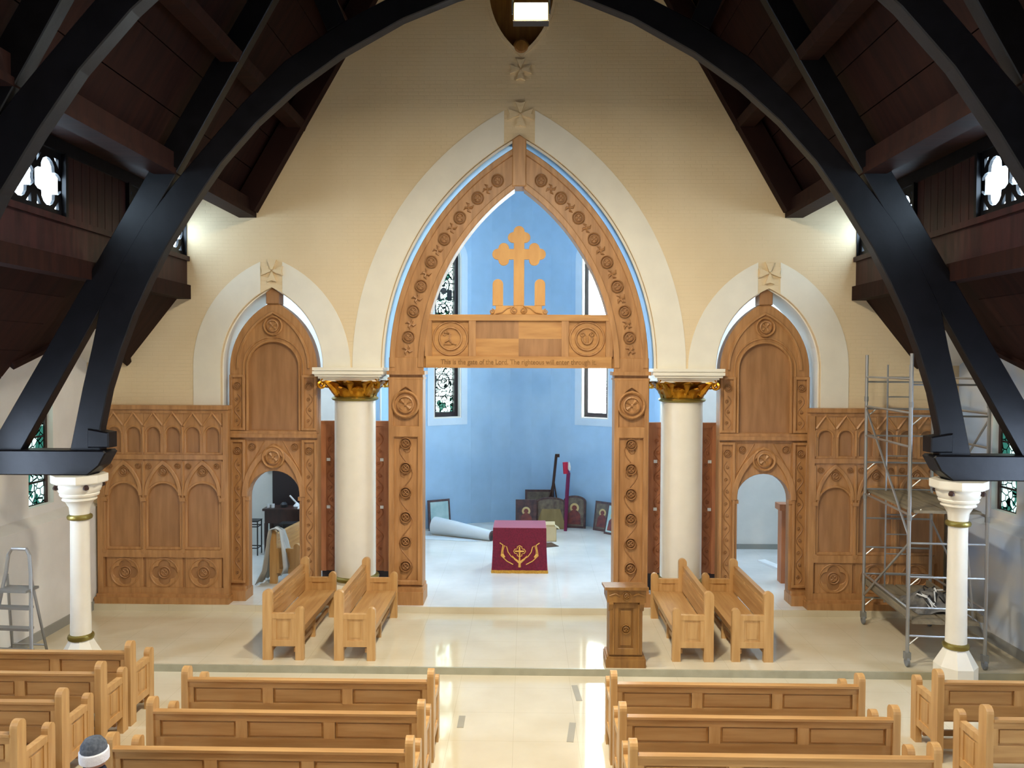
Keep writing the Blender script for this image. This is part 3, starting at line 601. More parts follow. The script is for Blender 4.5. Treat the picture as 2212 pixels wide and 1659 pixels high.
# ---- side door screens
def door_screen(x, label):
    t = thing('door_screen', label, 'screen', (x, 17.14, Z2), 0, 'carved doorway screens')
    h, zs, zt, zd, zp = .965, zl(5.3), zl(3.88), zl(2.50), zl(5.37)
    outl = [(-h, 0), (-.59, 0), (-.59, zd)] + arc(0, zd, .59, 180, 0, 18)[1:] + [(.59, 0), (h, 0)] + pointed(0, zs, h, .70, 14)[::-1]
    MB().plate([outl], .06, .3).build('board', 'oak_in', t)
    up = MB().plate([[(-h, zt), (h, zt)] + pointed(0, zs, h, .70, 14)[::-1], round_arch(0, zl(3.98), zp, .565)], .0, .07, .012).build('upper_frame', 'oak', t)
    MB().tube([(a, -.01, b_) for a, b_ in round_arch(0, zl(3.98), zp, .575)], .03, 6).tube([(a, -.01, b_) for a, b_ in round_arch(0, zl(3.98), zp, .66)], .018, 6).build('arch_moulding', 'oak', up)
    MB().tube([(a, -.015, b_) for a, b_ in pointed(0, zl(5.35), .78, .55, 12)], .035, 6).build('gable_moulding', 'oak', up)
    inst(ROSB, 'medallion', up, (0, .0, zl(6.27)), (0, 0, 0), (.72, 1, .72))
    lo = MB().plate([[(-h, 0), (-.59, 0), (-.59, zd)] + arc(0, zd, .59, 180, 0, 18)[1:] + [(.59, 0), (h, 0), (h, zt), (-h, zt)]], .0, .07, .012).build('lower_frame', 'oak', t)
    MB().plate([[(p, q) for p, q in pointed(0, zl(2.52), .70, .62, 12)] + [(p, q) for p, q in pointed(0, zl(2.52), .58, .62, 12)][::-1]], -.066, .01, .012).build('gothic_arch', 'oak', lo)
    inst(ROSB, 'medallion', lo, (0, -.02, zl(3.4)), (0, 0, 0), (.86, 1, .86))
    for sg in (-1, 1):
        inst(ROSS, 'small_rosette', lo, (sg * .47, .0, zl(3.62)))
        MB().tube([(sg * .58, .0, zl(3.1)), (sg * .58, .0, zl(3.75)), (sg * .2, .0, zl(3.75)), (sg * .58, .0, zl(3.1))], .014, 4).build('spandrel_moulding', 'oak', lo)
        for nm, z0, z1 in (('pilaster', .36, zt - .1), ('upper_pilaster', zt + .1, zl(5.2))):
            p = MB().plate([rect(sg * .79 - .17, sg * .79 + .17, z0, z1), rect(sg * .79 - .11, sg * .79 + .11, z0 + .06, z1 - .06)], -.05, .02, .01).build(nm, 'oak', t)
            vine(sg * .79, z0 + .1, z1 - .42, .16, .26, -.005, .011).build('vine_carving', 'oak_in', p); inst(ROSS, 'rosette', p, (sg * .79, -.01, z1 - .24))
        MB().box(sg * .79 - .21, sg * .79 + .21, -.16, .32, 0, .22).box(sg * .79 - .19, sg * .79 + .19, -.1, .3, .22, .3).build('plinth', 'oak', t)
        MB().tube([(sg * .585, .02, .3), (sg * .585, .02, zd)], .026, 6).build('colonnette', 'oak', t); MB().box(sg * .585 - .045, sg * .585 + .045, -.03, .08, zd - .06, zd + .02).build('colonnette_cap', 'oak', t)
    B(-h - .02, h + .02, -.09, .1, zt - .05, zt + .03).box(-h, h, -.06, .1, zt + .03, zt + .09).build('transom', 'oak', t)
    B(-h, h, -.06, .1, zl(5.2), zl(5.26)).build('impost', 'oak', t) if False else None
    MB().plate([[(-.14, zl(6.75)), (.14, zl(6.75)), (.14, zl(7.0)), (0, zl(7.1)), (-.14, zl(7.0))]], -.06, .3, .015).build('keystone', 'oak_in', t)
door_screen(-5.37, 'carved oak doorway screen in the left pointed arch')
door_screen(5.33, 'carved oak doorway screen in the right pointed arch')
# ---- wall panelling beside the doors
NICHE = MB().plate([rect(-.215, .215, 3.345, 4.26), round_arch(0, 3.40, 3.80, .145, 12)], -.02, .03, .008).mesh('niche_frame', 'oak')
GABLE = MB().tube([(-.2, -.02, 3.98), (0, -.03, 4.26), (.2, -.02, 3.98)], .03, 5).tube([(a, -.02, b_) for a, b_ in arc(0, 3.80, .165, 180, 0, 10)], .02, 5).mesh('niche_gable', 'oak')
BIGF = MB().plate([rect(-.43, .43, 1.28, 3.25), round_arch(0, 1.34, 2.38, .345, 16)], -.02, .03, .008).mesh('arch_frame', 'oak')
BIGA = MB().plate([[(p, q) for p, q in pointed(0, 2.46, .41, .52, 10)] + [(p, q) for p, q in pointed(0, 2.46, .33, .52, 10)][::-1]], -.06, -.01, .01).tube([(a, -.025, b_) for a, b_ in arc(0, 2.38, .37, 180, 0, 14)], .028, 6).mesh('gothic_arch', 'oak')
QUAT = MB().plate([rect(-.40, .40, .44, 1.12), quatrefoil(0, .78, .13, .14, 8)], -.01, .03, .008).tube([(.31 * math.cos(R(a)), -.012, .78 + .31 * math.sin(R(a))) for a in range(0, 360, 15)], .02, 5, closed=True).mesh('quatrefoil_panel', 'oak')
COLN = MB().tube([(0, -.03, 1.2), (0, -.03, 3.2)], .032, 6).box(-.06, .06, -.07, .02, 2.34, 2.42).box(-.05, .05, -.06, .02, 1.22, 1.3).tube([(0, -.03, 3.4), (0, -.03, 3.95)], .024, 6).mesh('colonnette', 'oak')
def panelling(x, label):
    t = thing('wall_panelling', label, 'panelling', (x, 16.86, Z1), 0, 'carved wall panelling')
    B(-1.41, 1.41, .02, .13, 0, 4.4).build('back_board', 'oak_in', t)
    B(-1.46, 1.46, -.16, .13, 0, .27).box(-1.44, 1.44, -.1, .13, .27, .33).build('plinth', 'oak', t)
    B(-1.44, 1.44, -.08, .13, 4.33, 4.42).box(-1.42, 1.42, -.04, .13, 4.25, 4.34).build('cornice', 'oak', t)
    B(-1.41, 1.41, -.06, .05, 3.25, 3.35).build('middle_rail', 'oak', t); B(-1.41, 1.41, -.05, .05, 1.12, 1.28).build('lower_rail', 'oak', t); B(-1.41, 1.41, -.04, .05, .33, .46).build('bottom_rail', 'oak', t)
    for k in range(3):
        cx = -.86 + .86 * k
        for q in (-1, 1):
            inst(NICHE, 'niche_frame', t, (cx + q * .215, 0, 0)); inst(GABLE, 'niche_gable', t, (cx + q * .215, 0, 0))
            inst(ROSS, 'small_rosette', t, (cx + q * .31, -.01, 3.1), (0, 0, 0), (.8, 1, .8))
        inst(BIGF, 'arch_frame', t, (cx, 0, 0)); inst(BIGA, 'gothic_arch', t, (cx, 0, 0)); inst(QUAT, 'quatrefoil_panel', t, (cx, 0, 0))
        inst(ROSS, 'rosette', t, (cx, -.02, 2.98), (0, 0, 0), (1.25, 1, 1.25)); inst(ROSS, 'rosette', t, (cx, .02, .78), (0, 0, 0), (1.6, 1, 1.6))
    for k in range(4): inst(COLN, 'colonnette', t, (-1.29 + .86 * k, 0, 0))
    for sg in (-1, 1): B(sg * 1.37 - .06, sg * 1.37 + .06, -.057, .05, .3, 4.26).build('stile', 'oak', t)
panelling(-7.68, 'carved oak wall panelling with blind arches left of the left doorway')
panelling(7.62, 'carved oak wall panelling with blind arches behind the scaffold')
# ---- reddish panels standing behind the columns
def back_panel(x, label):
    t = thing('back_panel', label, 'panelling', (x, 18.1, Z2), 0, 'reddish panels behind the columns')
    B(-.8, .8, 0, .1, .4, 3.86).build('board', 'oak_red', t); B(-.78, .78, .02, .1, 0, .4).build('plinth', 'blackwood', t)
    for sg in (-1, 1):
        B(sg * .74 - .07, sg * .74 + .07, -.04, .02, .4, 3.8).build('stile', 'oak_red', t); vine(sg * .56, .5, 3.6, .2, .28, -.005, .014).build('vine_carving', 'oak_red', t)
        for z in (2.95, 1.85): B(sg * .62 - .04, sg * .62 + .04, -.03, -.02, z, z + .07).build('paper_label', 'paper', t)
    B(-.8, .8, -.03, .1, 3.76, 3.88).build('top_rail', 'oak_red', t)
back_panel(-3.78, 'reddish carved panel behind the left gilded column'); back_panel(3.76, 'reddish carved panel behind the right gilded column')
# ================================================================== pews
PD = .72
def post_poly(y0, y1, z1):
    r = (y1 - y0) / 2; return [(y0, 0)] + arc((y0 + y1) / 2, z1 - r, r, 180, 0, 8) + [(y1, 0)]
PB = MB().prism(post_poly(-.02, .15, 1.27), -.045, .045, 'x').mesh('back_post', 'pewz'); PF = MB().prism(post_poly(.57, .72, .96), -.045, .045, 'x').mesh('front_post', 'pewz')
EP = MB().box(-.02, .02, .15, .57, .27, .8).box(-.043, .043, .14, .58, .75, .84).box(-.040, .040, .14, .58, .25, .36).box(-.037, .037, .135, .22, .3, .8).box(-.037, .037, .50, .585, .3, .8).box(-.028, .028, .27, .45, .41, .7).mesh('end_panel', 'pewz')
_pc = {}
def pew(L, loc, rz, label, group, z0=0.0):
    """a pew of length L: local x along the seat from 0 to L, back at y=0, facing +y"""
    t = thing('pew', label, 'pew', (loc[0], loc[1], z0), rz, group); L = round(L, 2)
    if L not in _pc:
        d = {}; x0, x1 = .045, L - .045; n = 3
        d['seat'] = (MB().prism([(.08, .53), (.70, .545), (.70, .585), (.08, .575)], x0, x1, 'x').box(x0, x1, .64, .69, .47, .545), 'pew')
        d['top_rail'] = (MB().prism([(.0, 1.0), (.05, 1.0), (.05, 1.085), (.065, 1.085), (.065, 1.12), (-.03, 1.12), (-.03, 1.09), (0, 1.085)], x0, x1, 'x'), 'pew')
        d['bottom_rail'] = (MB().box(x0, x1, 0.01, .07, .58, .785), 'pew')
        d['back_board'] = (MB().box(x0, x1, .055, .075, .6, .95).box(x0, x1, .07, .08, .78, .79).box(x0, x1, .07, .08, .92, .93), 'pew')
        d['stretcher'] = (MB().box(x0, x1, .10, .14, .14, .27).box(x0, x1, .52, .56, .12, .2), 'pew')
        w_ = (L - .09) / n; st = []; pn = []
        for k in range(n + 1):
            c = x0 + w_ * k; st.append((max(x0, c - .07), min(x1, c + .07)))
        for k in range(n): pn.append((st[k][1] + .005, st[k + 1][0] - .005))
        d['_st'] = [MB().box(a, b, .005, .06, .785, 1.0).mesh('stile', 'pewz') for a, b in st]
        d['_pn'] = [MB().box(a, b, .035, .06, .78, 1.005).box(a + .025, b - .025, .022, .04, .81, .975).mesh('back_panel', 'pew') for a, b in pn]
        for k in ('seat', 'top_rail', 'bottom_rail', 'back_board', 'stretcher'): d[k] = d[k][0].mesh(k, d[k][1])
        d['_sup'] = MB().box(L / 2 - .03, L / 2 + .03, .08, .6, 0, .53).mesh('support', 'pewz'); _pc[L] = d
    d = _pc[L]
    for k in ('seat', 'top_rail', 'bottom_rail', 'back_board', 'stretcher'): inst(d[k], k, t)
    for m in d['_st']: inst(m, 'stile', t)
    for m in d['_pn']: inst(m, 'back_panel', t)
    inst(d['_sup'], 'support', t)
    for x in (.0, L): inst(PB, 'back_post', t, (x, 0, 0)); inst(PF, 'front_post', t, (x, 0, 0)); inst(EP, 'end_panel', t, (x, 0, 0))
    return t
G = 'oak pews facing the screen'
for i, y in enumerate((10.62, 9.62, 8.66)):
    nm = ('front', 'second', 'third')[i]
    pew(3.38, (-4.50, y), 0, '%s-row oak pew left of the centre aisle' % nm, G); pew(3.34, (1.38, y), 0, '%s-row oak pew right of the centre aisle' % nm, G)
pew(3.38, (-4.50, 7.52), 0, 'oak pew at the bottom edge on which the capped person sits', G)
for i, y in enumerate((11.58, 10.76, 9.84, 8.96)): pew(3.3, (-9.08, y), 0, '%s-row oak pew against the left aisle wall' % ('front', 'second', 'third', 'fourth')[i], G)
for i, y in enumerate((10.80, 9.66)): pew(3.2, (5.87, y), 0, '%s-row oak pew against the right aisle wall' % ('front', 'second')[i], G)
H = 'oak pews placed sideways before the screen'
pew(2.4, (-4.53, 16.38), R(-90), 'sideways oak pew before the screen, farthest left', H, Z1)
pew(2.4, (-3.24, 16.38), R(-90), 'sideways oak pew before the left gilded column, nearest the centre', H, Z1)
pew(2.4, (3.53, 14.1), R(90), 'sideways oak pew next to the lectern', H, Z1)
pew(2.4, (4.60, 14.12), R(90), 'sideways oak pew before the screen, farthest right', H, Z1)
pew(2.2, (-5.62, 20.6), R(-96), 'oak pew with a grey cloth thrown over its end, inside the left doorway', None, Z2)
# grey cloth over the end of that pew
cl = MB(); n = 12
prof = [(-.34, .02), (-.24, .3), (-.16, .7), (-.1, 1.05), (-.06, 1.27), (.06, 1.31), (.16, 1.26), (.22, 1.0), (.3, .7), (.36, .42), (.3, .25)]
for i, (x, z) in enumerate(prof):
    for j in range(7):
        q = j / 6 - .5; wv = .03 * math.sin(i * 1.3 + j * 2.1); cl.v.append((x + wv, q * (.20 + .5 * abs(5 - i) / 5) + .04 * math.sin(j + i), z + .03 * math.sin(j * 1.7)))
for i in range(len(prof) - 1):
    for j in range(6): cl.f.append((i * 7 + j, i * 7 + j + 1, i * 7 + j + 8, i * 7 + j + 7))
o = tag(cl.build('draped_cloth', 'cloth', None, (-5.74, 18.37, Z2 + .03), (0, 0, R(-8)), True), 'pale grey cloth draped over the pew end inside the left doorway', 'cloth')
sm = o.modifiers.new('th', 'SOLIDIFY'); sm.thickness = .01
# ================================================================== lectern
t = thing('lectern', 'dark oak lectern with carved rosette at the right edge of the chancel step', 'lectern', (1.94, 13.98, Z1))
B(-.35, .35, -.24, .3, 0, .15).box(-.33, .33, -.22, .28, .15, .19).build('plinth', 'lect', t)
B(-.29, .29, -.18, .24, .19, 1.2).build('body', 'lect', t)
MB().plate([rect(-.29, .29, .22, 1.15), rect(-.13, .13, .34, 1.05)], -.215, -.18, .008).build('front_frame', 'lect', t)
MB().plate([rect(-.1, .1, .38, 1.01)], -.2, -.18, .008).build('front_panel', 'lect', t)
inst(rosette_mesh('rosette', .085, 'lect', .04), 'rosette', t, (0, -.2, .68))
for sg in (-1, 1): MB().tube([(sg * .22, -.22, .24), (sg * .22, -.22, 1.13)], .022, 6).build('fluted_strip', 'lect', t); MB().prism([(-.2, 1.0), (-.29, 1.14), (-.29, 1.2), (-.16, 1.2)], sg * .27 - .04, sg * .27 + .04, 'x').build('corbel', 'lect', t)
MB().prism([(-.28, 1.17), (.26, 1.17), (.26, 1.34), (-.28, 1.41)], -.34, .34, 'x').build('head', 'lect', t)
inst(rosette_mesh('head_rosette', .075, 'lect', .03), 'head_rosette', t, (0, -.28, 1.29))
MB().tube([(-.3, -.29, 1.29), (-.2, -.29, 1.33), (-.12, -.29, 1.29)], .014, 5).tube([(.3, -.29, 1.29), (.2, -.29, 1.33), (.12, -.29, 1.29)], .014, 5).build('head_carving', 'lect', t)
MB().prism([(-.33, 1.40), (.3, 1.33), (.3, 1.37), (-.33, 1.45)], -.38, .38, 'x').build('desk_top', 'lect', t)
# ================================================================== altar
t = thing('altar', 'altar block under a maroon velvet cloth with gold embroidery', 'altar', (.02, 19.5, Z2))
b = MB(); n = 16
def ringr(hx, y0, y1, z, wob): 
    pts = []
    for a, c in (((-hx, y0), (hx, y0)), ((hx, y0), (hx, y1)), ((hx, y1), (-hx, y1)), ((-hx, y1), (-hx, y0))):
        for i in range(n):
            q = i / n; pts.append((a[0] + (c[0] - a[0]) * q + wob * math.sin(i * 2.1) * (a[0] == c[0]), a[1] + (c[1] - a[1]) * q + wob * math.sin(i * 2.3) * (a[1] == c[1]), z))
    return pts
rs = [ringr(.66, 0, .95, 1.13, 0), ringr(.665, -.005, .955, 1.11, 0), ringr(.67, -.01, .96, .6, .004), ringr(.69, -.03, .98, .07, .014)]
for r_ in rs: b.v += r_
m = 4 * n
for i in range(3):
    for k in range(m): b.f.append((i * m + k, i * m + (k + 1) % m, (i + 1) * m + (k + 1) % m, (i + 1) * m + k))
b.f.append(tuple(range(m))); b.build('cloth', 'velvet', t)
b = MB(); b.v += ringr(.695, -.035, .985, .075, .014) + ringr(.705, -.045, .995, .0, .016)
for k in range(m): b.f.append((k, (k + 1) % m, m + (k + 1) % m, m + k))
b.build('gold_fringe', 'fringe', t)
em = MB(); cz = .5
for a in range(4):
    an = R(90 * a); d = (math.cos(an), math.sin(an)); tt = (-d[1], d[0]); P3 = lambda u, v: (d[0] * u + tt[0] * v, -.025, cz + .0 + d[1] * u + tt[1] * v)
    em.tube([P3(0, 0), P3(.1, 0)], .02, 5); em.tube([P3(.06, -.05), P3(.1, -.05), P3(.13, 0), P3(.1, .05), P3(.06, .05)], .01, 5)
for sg in (-1, 1):
    em.tube([(0, -.03, cz - .3), (sg * .05, -.028, cz - .2), (sg * .18, -.028, cz - .12), (sg * .25, -.026, cz - .02), (sg * .28, -.026, cz + .1), (sg * .33, -.026, cz + .13), (sg * .36, -.026, cz + .02), (sg * .36, -.026, cz - .08)], .011, 5)
    em.tube([(sg * .14, -.03, cz - .3), (sg * .28, -.028, cz - .22), (sg * .4, -.028, cz - .1), (sg * .38, -.026, cz + .03), (sg * .36, -.026, cz + .14), (sg * .43, -.024, cz + .19)], .012, 5)
    em.tube([(0, -.03, cz - .26), (sg * .1, -.028, cz - .18), (sg * .16, -.028, cz - .1)], [.03, .02, .006], 5); em.tube([(sg * .33, -.028, cz - .14), (sg * .38, -.028, cz - .06)], .03, 6)
em.tube([(0, -.03, cz - .1), (0, -.03, cz - .36)], [.012, .03], 6).build('embroidery', 'thread', t).scale = (1.15, 1, 1.1)
tag(B(-.35, .35, -.2, .3, 0, .012).build('dark_board', 'darkwood', None, (.72, 22.45, Z2), (0, 0, R(24))), 'dark flat board lying on the floor behind the altar', 'board')
# ================================================================== scaffold
t = thing('scaffold_tower', 'aluminium scaffold tower on castors in front of the right panelling', 'scaffold', (7.66, 15.05, Z1), R(-5))
X0, X1, Y0, Y1 = -.62, .68, -1.15, 1.15
for x, y in ((X0, Y0), (X1, Y0), (X0, Y1), (X1, Y1)):
    MB().tube([(x, y, .22), (x, y, 5.55)], .032, 8).build('post', 'alu', t); [MB().tube([(x, y, q), (x, y, q + .1)], .042, 8).build('coupler', 'steel', t) for q in (2.6, 4.6)]
    c = MB().lathe([(.07, -.03), (.09, -.02), (.09, .02), (.07, .03)], 14, (x, y, .09), ax='x').build('castor', 'rubber', t); MB().box(x - .05, x + .05, y - .05, y + .05, .13, .26).build('castor_fork', 'steel', c)
for z in (.55, 1.05, 1.6, 2.2, 2.8, 3.35, 3.9, 4.45, 5.0):
    for y in (Y0, Y1):
        if z not in (2.8, 3.9) or y == Y1: MB().tube([(X0, y, z), (X1, y, z)], .02, 6).build('rung', 'alu', t)
for z in (1.05, 2.7, 3.9, 4.5, 5.1):
    for x in (X0, X1): MB().tube([(x, Y0, z), (x, Y1, z)], .022, 6).build('side_rail', 'alu', t)
for x, (za, zb) in ((X0, (4.45, 2.3)), (X0, (.6, 2.2)), (X1, (2.3, 4.4)), (X1, (2.2, .6))): MB().tube([(x, Y1, za), (x, Y0, zb)], .022, 6).build('diagonal_brace', 'alu', t)
for z in (.55, 1.6, 2.8, 3.35, 4.45):
    for y in (Y0, Y1): MB().tube([(X0, y, z - .18), (X0 + .2, y, z)], .012, 5).build('knee_brace', 'alu', t)
ld = MB()
for x in (-.25, .18): ld.tube([(x, Y1 - .12, .5), (x, Y1 - .12, 5.35)], .018, 6)
for k in range(12): ld.tube([(-.25, Y1 - .12, .7 + .4 * k), (.18, Y1 - .12, .7 + .4 * k)], .014, 6)
ld.build('inner_ladder', 'alu', t)
for z in (.78, 2.74):
    for k in range(2): B(X0 + .06 + k * .58, X0 + .60 + k * .58, Y0 - .05, Y1 + .05, z, z + .05).build('deck_board', 'plank', t)
B(X1 - .08, X1 - .03, Y0, Y1, .83, .95).build('toe_board', 'plank', t); B(X0 + .03, X0 + .07, Y0, Y1, .83, .95).build('toe_board', 'plank', t)
MB().tube([(.3, Y0, 2.7), (.52, Y0 + .1, .85)], .02, 6).build('loose_tube', 'alu', t)
rg = MB(); n = 9
for i in range(n):
    for j in range(n):
        u, v = i / (n - 1) - .5, j / (n - 1) - .5; rg.v.append((u * .85, v * 1.0, max(.0, .26 * (1 - 3.2 * (u * u + v * v))) + random.random() * .09 * (abs(u) < .49 and abs(v) < .49)))
for i in range(n - 1):
    for j in range(n - 1): rg.f.append((i * n + j, (i + 1) * n + j, (i + 1) * n + j + 1, i * n + j + 1))
hp = thing('debris_heap', 'heap of grey rags and loose cables on the lower scaffold deck', 'heap', (7.7, 14.75, Z1 + .84)); rg.build('rags', 'rags', hp)
for k in range(7):
    a0 = random.random() * 6; MB().tube([(.3 * math.cos(a0 + q * .7) * (1 - q * .08), .35 * math.sin(a0 + q * .9) - .1, .2 + .12 * math.sin(q * 1.9 + k)) for q in range(7)], .014, 5).build('cable', 'paper' if k % 2 else 'black', hp)
# ================================================================== stepladder
t = thing('stepladder', 'aluminium stepladder with a hoop handle beside the left wall', 'ladder', (-8.45, 13.0, 0), R(-4))
def fl(x, z): return (x, .02 - .17 * (z / 2.3) * 2 + .1, z)
top, zt = .17, 2.28
hoop = [(-.40, -.28, 0), (-.2, .1, 1.9), (-.19, .14, 2.18), (-.13, .15, zt), (.13, .15, zt), (.19, .14, 2.18), (.24, .1, 1.9), (.52, -.28, 0)]
MB().tube(hoop, .03, 8).build('front_frame', 'alu', t)
for k, z in enumerate((.3, .65, 1.0, 1.33)):
    q = z / 1.9; xa, xb = -.40 + .2 * q, .52 - .28 * q; y = -.28 + .38 * q; B(xa, xb, y - .07, y + .07, z - .02, z + .02).build('tread', 'steel', t)
B(-.24, .3, -.1, .22, 1.6, 1.64).build('platform', 'steel', t)
for x0, x1 in ((-.2, -.42), (.22, .28)): MB().tube([(x0, .12, 1.85), (x1, .55, 0)], .024, 6).build('rear_leg', 'alu', t)
MB().tube([(-.36, .42, .55), (.27, .42, .55)], .018, 6).build('rear_crossbar', 'alu', t); MB().tube([(.45, -.18, .6), (.27, .45, .35)], .014, 5).tube([(-.36, -.18, .6), (-.4, .45, .35)], .014, 5).build('stay', 'alu', t)
# ================================================================== things in the apse
def icon(name, x, y, w_, h_, lean, rz, label, frame, field, arched=False, figure=True, cat='icon'):
    t = thing(name, label, cat, (x, y, Z2), rz); RX = (R(lean), 0, 0)
    shp = (lambda m: [(-w_ / 2 + m, m), (w_ / 2 - m, m)] + [(p, q) for p, q in [(w_ / 2 - m, h_ * .82)] + [((w_ / 2 - m) * math.cos(R(a)), h_ * .82 + (h_ * .18 - m) * math.sin(R(a))) for a in range(15, 180, 15)] + [(-w_ / 2 + m, h_ * .82)]]) if arched else (lambda m: rect(-w_ / 2 + m, w_ / 2 - m, m, h_ - m))
    MB().plate([shp(0)], .0, .06, .01).build('board', frame, t, rot=RX); MB().plate([shp(.07)], -.01, .01).build('painted_field', field, t, rot=RX)
    if figure:
        g = h_ * .62
        MB().plate([circ(0, g, w_ * .2, 20)], -.016, 0).build('halo', 'icon_halo', t, rot=RX); MB().plate([circ(0, g, w_ * .11, 16)], -.024, 0).build('face', 'icon_f', t, rot=RX)
        MB().plate([[(-w_ * .3, .12), (w_ * .3, .12), (w_ * .26, g * .7), (w_ * .1, g - w_ * .1), (-w_ * .1, g - w_ * .1), (-w_ * .26, g * .7)]], -.018, 0).build('robe', 'icon_f', t, rot=RX)
    return t
icon('icon', .18, 24.6, .66, .95, -9, 0, 'dark square icon leaning at the back of the apse, leftmost of its cluster', 'icon_d', 'icon_d')
icon('icon', 1.70, 24.95, .74, 1.03, -9, R(-14), 'arch-topped grey icon with dark border standing right of the red pole', 'icon_d', 'icon_g', True)
ic = icon('icon', .96, 24.8, .95, 1.0, -9, 0, 'arch-topped icon half covered by a bare board in the middle of the cluster', 'icon_d', 'icon_g', True, False)
MB().plate([[(-.5, 0), (.5, 0), (.3, .62), (-.28, .62)]], -.06, -.02).build('leaning_board', 'board', ic, rot=(R(-11), 0, 0))
icon('picture_frame', .62, 25.5, .95, 1.12, -6, 0, 'thin grey frame standing behind the dark icon and the covered icon', 'icon_d', 'icon_g', False, False, 'picture')
icon('picture_frame', 2.52, 24.5, .62, .92, -10, R(-38), 'framed picture leaning on the right of the apse, partly hidden by the pier', 'icon_d', 'icon_g', False, True, 'picture')
icon('picture_frame', 2.78, 23.95, .62, .95, -14, R(-45), 'framed picture nearest the right pier, tilted against another', 'icon_d', 'pale_icon', False, True, 'picture')
icon('picture_frame', -2.5, 24.5, .75, .95, -8, R(30), 'pale blue picture leaning on the left of the apse behind the rolled carpet', 'icon_d', 'pale_icon', False, False, 'picture')
t = thing('easel', 'dark wooden easel standing behind the icons in the apse', 'easel', (1.02, 25.12, Z2))
MB().tube([(-.02, 0, .9), (.12, .0, 2.32)], .045, 6).build('mast', 'darkwood', t); MB().box(.08, .22, -.04, .04, 2.24, 2.34).build('mast_clamp', 'darkwood', t)
for a in ((-.32, -.1), (.28, -.1), (-.03, .22)): MB().tube([(a[0], a[1], 0), (.04, 0, 1.5)], .024, 6).build('leg', 'darkwood', t)
t = thing('wrapped_pole', 'tall pole wrapped in red and purple cloth between the icons', 'pole', (1.46, 24.5, Z2))
MB().tube([(-.05, 0, 0), (.0, .06, 1.2), (.04, .1, 1.8), (.0, .12, 1.9)], [.05, .06, .06, .05], 8).build('purple_wrap', 'purple', t); MB().tube([(-.04, .11, 1.78), (-.06, .13, 2.14)], [.08, .085], 8).build('red_wrap', 'red', t)
MB().lathe([(.05, 1.88), (.06, 1.98), (.03, 2.1), (.001, 2.16)], 8, (.06, .14, 0)).build('white_tip', 'paper', t)
t = thing('carpet_roll', 'long roll of pale carpet lying on the floor left of the altar', 'carpet', (0, 0, Z2))
MB().tube([(-2.62, 23.95, .25), (-1.9, 23.6, .22), (-.84, 23.05, .15)], [.28, .23, .15], 18).build('roll', 'carpet', t, smooth=True)
MB().lathe([(.15, 0), (.15, .02), (.11, .02), (.11, 0)], 16, ax='y').build('roll_end', 'icon_d', t, (-.82, 23.03, .15), (0, 0, R(62)))
b = MB(); pts = [(-3.1, 23.2), (-1.3, 22.9), (-1.1, 23.0), (-2.4, 23.6), (-3.2, 23.6)]; b.prism([(p[0], p[1]) for p in pts], .001, .014, 'z').build('loose_edge', 'carpet', t)
t = thing('cardboard_box', 'open cardboard box on the floor just right of the altar', 'box', (.86, 23.2, Z2), R(4))
B(-.2, .2, -.2, .2, 0, .02).box(-.2, .2, -.2, -.185, 0, .42).box(-.2, .2, .185, .2, 0, .42).box(-.2, -.185, -.2, .2, 0, .42).box(.185, .2, -.2, .2, 0, .42).build('carton', 'card', t)
MB().add([(.2, -.2, .42), (.2, .2, .42), (.3, .2, .36), (.3, -.2, .36)], [(0, 1, 2, 3)]).add([(-.2, .2, .42), (.2, .2, .42), (.2, .28, .5), (-.2, .28, .5)], [(0, 1, 2, 3)]).build('flap', 'card', t)
tag(MB().lathe([(.16, 0), (.18, .05), (.15, .16), (.06, .2), (.001, .2)], 10).build('dark_bag', 'black', None, (2.75, 21.8, Z2)), 'small dark bundle on the floor by the right pier', 'bag')
# ================================================================== room seen through the left doorway
t = thing('writing_desk', 'dark wooden desk inside the left doorway', 'desk', (-6.42, 21.4, Z2))
B(-.55, .62, -.3, .3, 1.2, 1.26).build('desk_top', 'darkwood', t); B(-.5, .57, -.26, .28, .86, 1.2).build('drawer_case', 'darkwood', t)
for x in (-.47, .54):
    for y in (-.22, .24): MB().box(x - .04, x + .04, y - .04, y + .04, 0, .86).build('leg', 'darkwood', t)
tag(MB().plate([[(-.55, 0), (.52, 0), (.52, 3.6), (-.4, 3.6), (-.42, 2.9), (-.55, 2.4)]], -.1, .1, .01).build('dark_cupboard', 'blackwood', None, (-6.45, 22.15, Z2)), 'tall very dark cupboard behind the desk inside the left doorway', 'cupboard')
for i, x in enumerate((-7.3, -6.15)):
    t = thing('metal_chair_frame', ('thin black metal stand left of the desk' if i == 0 else 'thin black metal stand in front of the desk') + ' inside the left doorway', 'stand', (x, 21.2 - i * .35, Z2))
    for a in (-.22, .22):
        for c in (-.16, .16): MB().tube([(a, c, 0), (a, c, .92)], .018, 6).build('leg', 'black', t)
    for z in (.2, .78, .92): MB().tube([(-.22, -.16, z), (.22, -.16, z), (.22, .16, z), (-.22, .16, z)], .016, 6, closed=True).build('rail', 'black', t)
    B(-.24, .24, -.18, .18, .92, .945).build('top', 'black', t)
zt = Z2 + 1.262
for k, x in enumerate((-6.86, -6.74)): tag(MB().lathe([(.045, 0), (.05, .1), (.045, .1), (.04, .01)], 12).build('white_mug', 'paper', None, (x, 21.3, zt)), ('white mug at the left end of the desk', 'white mug second from the left end of the desk')[k], 'mug')
tag(B(-.1, .1, -.12, .12, 0, .03).build('paper_stack', 'paper', None, (-5.93, 21.22, zt), (0, 0, .2)), 'stack of white papers at the right of the desk', 'papers')
t = thing('desk_lamp', 'small white angled lamp on the desk inside the left doorway', 'lamp', (-6.14, 21.5, zt))
